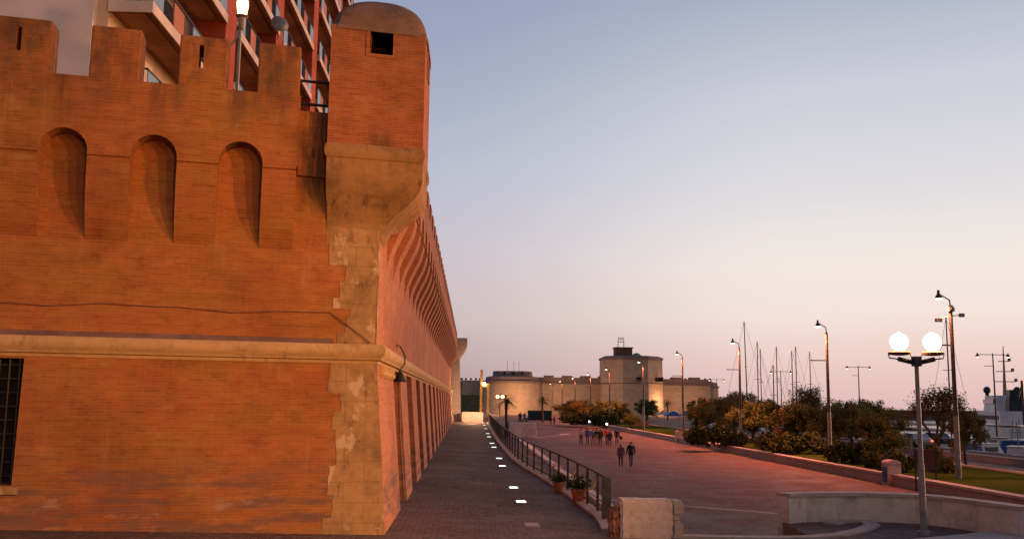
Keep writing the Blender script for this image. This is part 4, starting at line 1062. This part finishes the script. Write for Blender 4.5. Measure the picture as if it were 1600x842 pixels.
# info board by the garden wall
t = thing('notice_board', (aty(1447, 750, 51).x, 51, -1.5), 'dark red notice board on two thin posts before the garden wall', 'sign')
for x in (-.55, .55): MB().tube([(x, 0, 0), (x, 0, 2.3)], .045, 8).build('post', 'iron', t)
MB().box(-.5, .5, -.03, .03, 1.1, 2.2).build('panel', 'board_red', t)

# ------------------------------------------------------------------ boats, ship, cars
def hull(L, B, h, dr, flare=.15):
    rings = []
    for i in range(11):
        u = i/10; x = -L/2+L*u; w = B/2*(1-max(0, (u-.45)/.55)**2.2)*(.82+.18*min(1, u*5)); w = max(w, .03); top = h*(1+.35*max(0, u-.5)**1.5)
        rings.append([(x, -w*(1-flare), -dr), (x, w*(1-flare), -dr), (x, w, top), (x, -w, top)])
    return MB().loft(rings)
WZ = -2.5
def motorboat(loc, rz, L, mats, label, cover):
    t = thing('motorboat', loc, label, 'boat', 'small boats along the quay', rz)
    hull(L, L*.33, .95, .3).build('hull', mats[0], t)
    MB().loft([[(-L*.28, -L*.11, .96), (L*.18, -L*.11, .96), (L*.18, L*.11, .96), (-L*.28, L*.11, .96)], [(-L*.25, -L*.09, 2.0), (L*.08, -L*.09, 2.0), (L*.08, L*.09, 2.0), (-L*.25, L*.09, 2.0)]]).build('cabin', mats[1], t)
    MB().box(-L*.27, L*.1, -L*.105, L*.105, 2.005, 2.08).build('cabin_roof', mats[1], t)
    m = MB(); m.box(-L*.2, L*.04, -L*.112, L*.112, 1.3, 1.75); m.build('window', 'glass', t)
    if cover: 
        MB().loft([[(-L*.5, -L*.14, 1.0), (-L*.27, -L*.14, 1.0), (-L*.27, L*.14, 1.0), (-L*.5, L*.14, 1.0)], [(-L*.48, -L*.1, 1.75), (-L*.28, -L*.1, 1.85), (-L*.28, L*.1, 1.85), (-L*.48, L*.1, 1.75)]]).build('cover', cover, t)
    m = MB(); m.tube([(-L*.05, 0, 2.0), (-L*.08, 0, 4.2)], .05, 6); m.tube([(-L*.065, -.5, 3.3), (-L*.065, .5, 3.3)], .03, 5); m.build('mast', 'mast', t)
MBL = [(1500, 82, 1.2, 8, ('hull_dark', 'hull_white'), 'canvas_pale', 'dark hulled boat with a pale cover right of the nearest lamp post'), (1545, 92, .4, 7, ('hull_white', 'hull_white'), 'canvas_blue', 'white boat with a blue cover beneath the white ship'), (1585, 86, .9, 7.5, ('hull_dark', 'hull_white'), None, 'dark hulled white cabin boat at the right edge of the harbour'), (1440, 105, .3, 7, ('hull_white', 'hull_white'), 'canvas_blue', 'white boat glimpsed behind the open branching tree'), (1560, 112, 1.4, 8, ('hull_white', 'canvas_pale'), 'canvas_pale', 'pale cabin boat behind the nearer two at the right edge')]
MBL += [(1520, 100, .2, 7, ('hull_white', 'hull_white'), None, 'white cabin boat between the scrubby brown tree and the blue covered boat'), (1575, 100, 2.8, 7, ('hull_dark', 'canvas_blue'), 'canvas_blue', 'dark boat with blue cabin below the T-shaped lamp'), (1598, 105, .6, 8, ('hull_dark', 'hull_white'), 'canvas_pale', 'pale covered boat cut by the right edge of the view'), (1310, 128, .3, 8, ('hull_dark', 'hull_white'), None, 'dark boat seen between the trunks right of the second lamp post'), (1270, 140, .2, 8, ('hull_white', 'hull_white'), 'canvas_blue', 'white boat seen behind the bare topped tree'), (1410, 125, .5, 9, ('hull_dark', 'hull_white'), None, 'dark cabin boat behind the dense rounded tree')]
for px, y, rz, L, mt, cv, lb in MBL:
    x = max(aty(px, 690, y).x, 49.5); motorboat((x, y, WZ), rz, L, mt, lb, cv)
# white patrol ship
sx = aty(1568, 640, 150).x
t = thing('patrol_ship', (sx+.4, 150, WZ), 'large white patrol ship with stepped superstructure and tall mast', 'ship', None, 1.25)
hull(34, 7.5, 2.6, .5, .1).build('hull', 'ship', t)
MB().box(-10, 8, -2.8, 2.8, 3.0, 5.0).build('deckhouse', 'ship', t)
MB().loft([[(-4, -2.3, 5.0), (5.5, -2.3, 5.0), (5.5, 2.3, 5.0), (-4, 2.3, 5.0)], [(-3.5, -2.1, 7.4), (4.6, -2.1, 7.4), (4.6, 2.1, 7.4), (-3.5, 2.1, 7.4)]]).build('bridge', 'ship', t)
m = MB(); m.box(-3, 5.2, -2.34, 2.34, 6.1, 6.8); m.build('bridge_window', 'glass', t)
m = MB(); m.box(-9, 7, -2.83, 2.83, 3.7, 4.3); m.build('porthole_band', 'glass', t)
m = MB(); m.tube([(0, 0, 7.3), (-.3, 0, 11), (-.5, 0, 15.2)], [.35, .2, .07], 6); m.tube([(.8, 0, 7.3), (-.2, 0, 11.5)], .09, 5)
for z, w in ((9.6, 1.6), (11.2, 1.2), (12.8, .8)): m.tube([(-.3, -w, z), (-.3, w, z)], .07, 5); m.box(-.5, -.1, -w-.2, -w+.2, z, z+.5)
m.build('mast', 'mast', t)
for y_ in (-2.2, 2.2): MB().lathe([(.3, 0), (.3, .4), (.55, .6), (.55, 1.1), (.3, 1.4), (0, 1.5)], (2.2, y_, 7.4), 12).build('radar_dome', 'hull_dark', t)
MB().loft([[(-8, -1.2, 5.0), (-5.5, -1.2, 5.0), (-5.5, 1.2, 5.0), (-8, 1.2, 5.0)], [(-8, -.9, 8.2), (-6, -.9, 8.2), (-6, .9, 8.2), (-8, .9, 8.2)]]).build('funnel', 'hull_dark', t)
m = MB(); m.tube([(-12, 0, 3), (-12, 0, 9.5)], .2, 6); m.tube([(-12, 0, 9), (-9, 0, 7)], .12, 5); m.build('crane', 'hull_dark', t)
# sailing boats: masts above the trees
def yacht(loc, L, hm, label, rake, rz):
    t = thing('sailing_boat', loc, label, 'sailing boat', 'sailing boats in the harbour', rz)
    hull(L, L*.29, 1.1, .3).build('hull', 'hull_white', t)
    MB().loft([[(-L*.2, -L*.07, 1.1), (L*.2, -L*.05, 1.1), (L*.2, L*.05, 1.1), (-L*.2, L*.07, 1.1)], [(-L*.18, -L*.06, 1.7), (L*.12, -L*.04, 1.6), (L*.12, L*.04, 1.6), (-L*.18, L*.06, 1.7)]]).build('cabin', 'hull_white', t)
    MB().tube([(0, 0, .5), (rake*hm, 0, hm)], [.13, .085], 8).build('mast', 'mast', t)
    m = MB(); m.tube([(0, 0, 2.2), (-L*.38, 0, 2.0)], .07, 6); m.tube([(rake*hm*.6, -.8, hm*.6), (rake*hm*.6, .8, hm*.6)], .04, 5); m.build('boom', 'mast', t)
    m = MB(); m.tube([(rake*hm, 0, hm), (L*.5, 0, 1.4)], .025, 4); m.tube([(rake*hm, 0, hm), (-L*.5, 0, 1.4)], .025, 4); m.build('stay', 'mast', t)
for px, top_, y, rk, lb in ((1166, 502, 170, -.02, 'sailing boat with the tallest leaning mast above the trees'), (1183, 533, 165, .0, 'sailing boat with the mast just right of the tallest mast'), (1188, 545, 190, .0, 'sailing boat with a thin mast in the middle of the mast cluster'), (1213, 541, 175, .0, 'sailing boat whose thin mast stands alone by the T lamp'), (1208, 570, 150, .0, 'sailing boat with a short stout mast beside the T lamp'), (1237, 548, 180, .0, 'sailing boat with the left of two close masts'), (1243, 541, 172, .0, 'sailing boat with the right of two close masts'), (1265, 549, 190, .0, 'sailing boat with a faint mast left of the second lamp post'), (1478, 495, 120, .0, 'sailing boat with a mast just left of the nearest lamp post')):
    p = aty(px, top_, y); yacht((p.x, y, WZ), 10, p.z-WZ, lb, rk, .5 if rk == 0 else 0)

def car(loc, rz, paint, label, tail=False):
    t = thing('parked_car', loc, label, 'car', 'parked cars by the harbour', rz)
    pr = [(-2.1, .35), (-2.15, .75), (-1.95, .95), (-1.35, 1.0), (-.75, 1.42), (.55, 1.45), (1.25, 1.0), (1.95, .88), (2.15, .7), (2.15, .35)]
    o = MB().loft([[(x, y*(.86 if z > 1.05 else 1), z) for x, z in pr] for y in (-.84, .84)]).build('body', paint, t); bv = o.modifiers.new('b', 'BEVEL'); bv.width = .06; bv.segments = 2
    gp = [(-1.2, 1.03), (-.72, 1.36), (.5, 1.39), (1.08, 1.03)]
    MB().loft([[(x, y*(.9 if z > 1.1 else 1.005), z) for x, z in gp] for y in (-.84, .84)]).build('window', 'glass', t)
    for x in (-1.3, 1.3):
        for y in (-.78, .78):
            MB().tube([(x, y-.1, .32), (x, y+.1, .32)], .32, 14).build('wheel', 'tyre', t)
    for y in (-.62, .62): MB().box(-2.19, -2.1, y-.16, y+.16, .68, .84).build('tail_light', 'tail' if tail else 'redwall', t)
    for y in (-.62, .62): MB().box(2.08, 2.17, y-.16, y+.16, .62, .76).build('headlight', 'white', t)
CAR = [(1432, 96, PI/2, 'car_silver', 'silver car with lit red tail lights left of the globe lamp pole', True), (1462, 99, PI/2+.2, 'car_dark', 'dark car glimpsed under the open branching tree', False), (1275, 125, 0.1, 'car_silver', 'silver car parked behind the shrubs left of the second lamp post', False), (1238, 132, 0, 'car_dark', 'dark car parked behind the wide olive tree', False), (1128, 150, 0, 'car_silver', 'pale car parked behind the third lamp post', False), (1318, 118, .1, 'car_red', 'red car parked behind the shrubs right of the second lamp post', False)]
for px, y, rz, pt, lb, tl in CAR: car((aty(px, 690, y).x, y, -1.1), rz, pt, lb, tl)

# ------------------------------------------------------------------ people
def cloth(name, c): MT[name] = plain(name, c, .85, sc=5, var=.2); return name
SUITS = {}
def person(loc, rz, top, leg, h, label, stride=.2, sit=False, coat=0., group='people walking on the plaza', lean=0., armout=0.):
    s = h/1.74
    if sit:
        J = {'pel': (0, .0, .50), 'chest': (0, -.04, .86), 'neck': (0, -.05, 1.04), 'head': (0, .02, 1.16), 'crown': (0, .0, 1.29)}
        legs = lambda x: [('hip', (x*.1, 0, .47)), ('knee', (x*.12, .44, .48)), ('ankle', (x*.12, .46, .08)), ('toe', (x*.13, .62, .04))]
        arms = lambda x: [('sh', (x*.19, -.04, .98)), ('el', (x*.24, .08, .74)), ('wr', (x*.14, .30, .60)), ('hd', (x*.12, .38, .58))]
    else:
        J = {'pel': (0, 0, .93), 'chest': (0, .0+lean, 1.27), 'neck': (0, .01+lean, 1.46), 'head': (0, .03+lean, 1.57), 'crown': (0, .01+lean, 1.69)}
        legs = lambda x: [('hip', (x*.09, 0, .88)), ('knee', (x*.1, .03+x*stride*.45, .49)), ('ankle', (x*.1, x*stride-(.0 if x > 0 else .06), .09 if x > 0 else .12)), ('toe', (x*.12, x*stride+.16, .04))]
        arms = lambda x: [('sh', (x*.19, lean, 1.40)), ('el', (x*(.25+armout), -x*stride*.3-.02+lean, 1.13)), ('wr', (x*(.25+armout), -x*stride*.5+.08+lean, .90)), ('hd', (x*.24, -x*stride*.5+.11+lean, .80))]
    vs = []; es = []; rad = []; reg = []
    def av(p, r, g): vs.append(Vector(p)*s); rad.append(r*s); reg.append(g); return len(vs)-1
    pe = av(J['pel'], (.155+coat*.03, .12+coat*.03) if False else .145+coat*.03, 'top' if coat else 'leg'); ch = av(J['chest'], .165+coat*.02, 'top'); ne = av(J['neck'], .062, 'skin'); hd = av(J['head'], .094, 'head'); cr = av(J['crown'], .072, 'hair')
    es += [(pe, ch), (ch, ne), (ne, hd), (hd, cr)]
    for x in (-1, 1):
        pr = pe
        for (nm, p), r in zip(legs(x), (.095, .068, .05, .045)): i = av(p, r, 'shoe' if nm == 'toe' else 'leg'); es.append((pr, i)); pr = i
        pr = ch
        for (nm, p), r in zip(arms(x), (.078, .058, .043, .038)): i = av(p, r, 'skin' if nm == 'hd' else 'top'); es.append((pr, i)); pr = i
    me = bpy.data.meshes.new('sk'); me.from_pydata(vs, es, []); o = bpy.data.objects.new('sk', me); C.objects.link(o)
    sk = o.modifiers.new('s', 'SKIN'); sd_ = o.modifiers.new('u', 'SUBSURF'); sd_.levels = 1; sd_.render_levels = 1
    for i, d in enumerate(me.skin_vertices[0].data): d.radius = (rad[i], rad[i]*(.8 if reg[i] in ('top', 'leg') and i < 2 else 1)); d.use_root = i == 0
    bpy.context.view_layer.update(); nm = evalmesh(o); bpy.data.objects.remove(o)
    names = {'top': 0, 'leg': 1, 'skin': 2, 'head': 2, 'hair': 3, 'shoe': 3}
    for m_ in (top, leg, 'skin', 'hair'): nm.materials.append(MT[m_])
    for p in nm.polygons:
        c = p.center; best = 9; bi = 0
        for i, v in enumerate(vs):
            d = (v-c).length-rad[i]*.6
            if d < best: best = d; bi = i
        g = reg[bi]
        hz = (c.z-vs[hd].z)/s; hy = (c.y-vs[hd].y)/s
        if g in ('head', 'hair', 'skin') and c.z > vs[ne].z+.05*s: p.material_index = 3 if (hz > .045 or hy < -.015) else 2
        else: p.material_index = names[g]
        p.use_smooth = True
    nm.name = 'person'; t = bpy.data.objects.new('person', nm); C.objects.link(t); t.location = loc; t.rotation_euler = (0, 0, rz)
    tag(t, label, 'person', group)
    if coat:
        zh = vs[pe].z
        MB().lathe([(.19*s, zh-.28*s*coat), (.185*s, zh), (.175*s, zh+.18*s)], (0, 0, 0), 14).build('jacket_hem', top, t, smooth=True)
    return t
for n_, c in (('c_grey', (.26, .22, .20)), ('c_blue', (.03, .06, .28)), ('c_teal', (.03, .085, .11)), ('c_black', (.012, .012, .014)), ('c_red', (.5, .03, .02)), ('c_purple', (.12, .045, .075)), ('c_navy', (.015, .02, .035)), ('c_jean', (.06, .07, .11)), ('c_tan', (.22, .15, .11)), ('c_brown', (.06, .035, .025))): cloth(n_, c)
def ppl(px, py, z=-1.5): p = at(px, py, z); return (p.x, p.y, z)
PP = [(908, 695, 'c_grey', 'c_brown', 1.76, .12, 0, 'person in a grey top and dark trousers, left end of the group'), (918, 694, 'c_blue', 'c_jean', 1.80, .15, .6, 'person in a bright blue jacket, second from the left in the group'), (926.5, 695, 'c_teal', 'c_jean', 1.72, .2, 0, 'person in a dark teal jacket in the middle of the group'), (932.5, 694, 'c_navy', 'c_tan', 1.74, .1, 0, 'person in light trousers partly behind others in the group'), (938, 696, 'c_black', 'c_black', 1.80, .14, .8, 'person all in black left of the red jacket'), (948, 695, 'c_red', 'c_brown', 1.86, .2, 0, 'person in a bright red jacket in the group'), (953, 697, 'c_black', 'c_black', 1.66, .12, .9, 'shorter person in black just right of the red jacket'), (964, 694, 'c_navy', 'c_black', 1.72, .22, .5, 'person in dark clothes with a bag at the right end of the group'), (970, 729, 'c_purple', 'c_brown', 1.60, .16, .7, 'shorter person in a dark purple coat, left of the walking couple'), (986, 729, 'c_navy', 'c_jean', 1.80, .18, .5, 'taller person in a dark jacket and jeans, right of the walking couple'), (860.5, 663.5, 'c_black', 'c_black', 1.72, .15, .5, 'far person in black walking left of a companion'), (866, 663.5, 'c_tan', 'c_brown', 1.70, .15, 0, 'far person in a light top walking beside one in black')]
for k, (px, py, a, b, h, st, ct, lb) in enumerate(PP):
    person(ppl(px, py), (.12, -.1, .05, 0, -.06, .1, .0, -.2, -.1, .12, .1, -.1)[k], a, b, h, lb, st if k % 2 else -st, False, ct, lean=.01)
bp = ppl(967, 686, -.75)
# the bag of the last person in the group
pb = ppl(964, 694); m = MB(); m.box(-.16, .16, -.07, .07, 0, .3); m.tube([(-.12, 0, .3), (0, 0, .52), (.12, 0, .3)], .015, 5); o = m.build('handbag', 'c_black'); o.location = (pb[0]+.42, pb[1], -.95); tag(o, 'dark handbag hanging beside the person at the right end of the group', 'bag')
for k, (px, a, lb) in enumerate(((813, 'c_navy', 'person in navy sitting on the far raised terrace, left one'), (820, 'c_blue', 'person in blue sitting on the far raised terrace, right one'))):
    p = aty(px, 655, 126); t = person((p.x, 126, .35), -2.6 if k else 2.9, a, 'c_jean', 1.74, lb, 0, True, group='people sitting on the raised terrace')
    m = MB(); m.box(-.35, .35, -.25, .25, 0, .4); o = m.build('stone_seat', 'travertine_plain'); o.location = (p.x, 126, .351); tag(o, ('pale stone seat under the navy sitter', 'pale stone seat under the blue sitter')[k], 'seat')
m = MB(); m.box(4.9, 8.2, 123.5, 135, -1.6, .345); tag(m.build('raised_path', 'plaza'), kind='structure')

# ------------------------------------------------------------------ light and sky
W = bpy.data.worlds.new("World"); S.world = W; W.use_nodes = True; T = W.node_tree; T.nodes.clear()
def wn(t, **k):
    x = T.nodes.new(t)
    for a, v in k.items(): setattr(x, a, v)
    return x
def lin(c): return tuple(((x/255)/12.92 if x/255 < .04045 else ((x/255+.055)/1.055)**2.4) for x in c)
tc = wn('ShaderNodeTexCoord'); nm = wn('ShaderNodeVectorMath', operation='NORMALIZE'); T.links.new(tc.outputs['Generated'], nm.inputs[0])
sx_ = wn('ShaderNodeSeparateXYZ'); T.links.new(nm.outputs[0], sx_.inputs[0])
def ramp(stops):
    r = wn('ShaderNodeValToRGB'); r.color_ramp.interpolation = 'EASE'
    el = r.color_ramp.elements
    while len(el) > 1: el.remove(el[-1])
    for i, (deg, c) in enumerate(stops):
        e = el[0] if i == 0 else el.new(min(1, math.sin(math.radians(deg)))); e.position = min(1, max(0, math.sin(math.radians(deg)))); e.color = (*lin(c), 1)
    r.color_ramp.interpolation = 'LINEAR'
    T.links.new(sx_.outputs[2], r.inputs[0]); return r.outputs[0]
rl_ = ramp([(0, (182, 155, 162)), (2.5, (195, 171, 176)), (5, (209, 190, 192)), (9, (205, 197, 206)), (14, (188, 192, 209)), (20, (163, 172, 196)), (25, (148, 158, 187)), (45, (112, 126, 165)), (90, (85, 98, 140))])
rr_ = ramp([(0, (226, 189, 185)), (2.5, (238, 207, 199)), (5, (247, 227, 219)), (8, (245, 235, 229)), (13, (223, 221, 226)), (18, (206, 208, 218)), (23, (176, 183, 203)), (40, (125, 138, 172)), (90, (85, 98, 140))])
mr = wn('ShaderNodeMapRange', interpolation_type='SMOOTHSTEP'); T.links.new(sx_.outputs[0], mr.inputs[0]); mr.inputs[1].default_value = -.08; mr.inputs[2].default_value = .34
mx = wn('ShaderNodeMix', data_type='RGBA'); T.links.new(mr.outputs[0], mx.inputs[0]); T.links.new(rl_, mx.inputs[6]); T.links.new(rr_, mx.inputs[7])
# thin contrail
a_, b_ = Vector(ray(985, 437)).normalized(), Vector(ray(1450, 288)).normalized(); nn = a_.cross(b_).normalized(); ax = (b_-a_).normalized()
dt = wn('ShaderNodeVectorMath', operation='DOT_PRODUCT'); T.links.new(nm.outputs[0], dt.inputs[0]); dt.inputs[1].default_value = nn
ab_ = wn('ShaderNodeMath', operation='ABSOLUTE'); T.links.new(dt.outputs['Value'], ab_.inputs[0])
m1 = wn('ShaderNodeMapRange', interpolation_type='SMOOTHSTEP'); T.links.new(ab_.outputs[0], m1.inputs[0]); m1.inputs[1].default_value = .00066; m1.inputs[2].default_value = .0; m1.inputs[4].default_value = .4
d2 = wn('ShaderNodeVectorMath', operation='DOT_PRODUCT'); T.links.new(nm.outputs[0], d2.inputs[0]); d2.inputs[1].default_value = ax
lo_, hi_ = a_.dot(ax), b_.dot(ax)
m2 = wn('ShaderNodeMapRange', interpolation_type='SMOOTHSTEP'); T.links.new(d2.outputs['Value'], m2.inputs[0]); m2.inputs[1].default_value = lo_-.02; m2.inputs[2].default_value = lo_+.06
m3 = wn('ShaderNodeMapRange', interpolation_type='SMOOTHSTEP'); T.links.new(d2.outputs['Value'], m3.inputs[0]); m3.inputs[1].default_value = hi_+.03; m3.inputs[2].default_value = hi_-.1
p1 = wn('ShaderNodeMath', operation='MULTIPLY'); T.links.new(m1.outputs[0], p1.inputs[0]); T.links.new(m2.outputs[0], p1.inputs[1])
p2 = wn('ShaderNodeMath', operation='MULTIPLY'); T.links.new(p1.outputs[0], p2.inputs[0]); T.links.new(m3.outputs[0], p2.inputs[1])
cx = wn('ShaderNodeMix', data_type='RGBA'); T.links.new(p2.outputs[0], cx.inputs[0]); T.links.new(mx.outputs[2], cx.inputs[6]); cx.inputs[7].default_value = (*lin((255, 214, 205)), 1)
bg = wn('ShaderNodeBackground'); T.links.new(cx.outputs[2], bg.inputs[0])
md = wn('ShaderNodeMapRange', interpolation_type='SMOOTHSTEP'); T.links.new(sx_.outputs[1], md.inputs[0]); md.inputs[1].default_value = -.7; md.inputs[2].default_value = .25; md.inputs[3].default_value = .55; md.inputs[4].default_value = .97
T.links.new(md.outputs[0], bg.inputs[1])
sk = wn('ShaderNodeTexSky', sky_type='NISHITA'); sk.sun_disc = False; SE, SA = math.radians(7), math.radians(62)
sk.sun_elevation = SE; sk.sun_rotation = SA
bg2 = wn('ShaderNodeBackground'); T.links.new(sk.outputs[0], bg2.inputs[0]); bg2.inputs[1].default_value = .002
ad = wn('ShaderNodeAddShader'); T.links.new(bg.outputs[0], ad.inputs[0]); T.links.new(bg2.outputs[0], ad.inputs[1])
ow = wn('ShaderNodeOutputWorld'); T.links.new(ad.outputs[0], ow.inputs[0])
# low, soft, reddened last light: azimuth measured from +Y towards +X
sdir = Vector((math.sin(SA)*math.cos(SE), math.cos(SA)*math.cos(SE), math.sin(SE)))
sun = light('sun', 'SUN', (20, -20, 30), 2.5, (1, .43, .19)); sun.data.angle = math.radians(22)
sun.rotation_euler = sdir.to_track_quat('Z', 'Y').to_euler()
# the end wall's ground spot and lamps before the fort (lit in the photo)
light('end_wall_light', 'POINT', (.3, 95.4, 2.3), 800, (1, .55, .30), shadow_soft_size=.1)
for px, y, e in ((775, 331, 6000), (822, 334, 6000), (880, 342, 2500), (960, 322, 3000), (1040, 342, 3000), (1090, 342, 2500)): light('fort_lamp_light', 'POINT', (aty(px, 610, y).x, y, 3.5), e, (1, .46, .23), shadow_soft_size=.5)

S.view_settings.view_transform = 'Standard'; S.view_settings.look = 'None'; S.view_settings.exposure = 0; S.view_settings.gamma = 1
S.cycles.use_denoising = True
try: S.cycles.denoiser = 'OPENIMAGEDENOISE'
except Exception: pass
S.cycles.max_bounces = 5; S.cycles.diffuse_bounces = 3; S.cycles.glossy_bounces = 2; S.cycles.transmission_bounces = 2
S.cycles.sample_clamp_indirect = 4; S.cycles.caustics_reflective = False; S.cycles.caustics_refractive = False
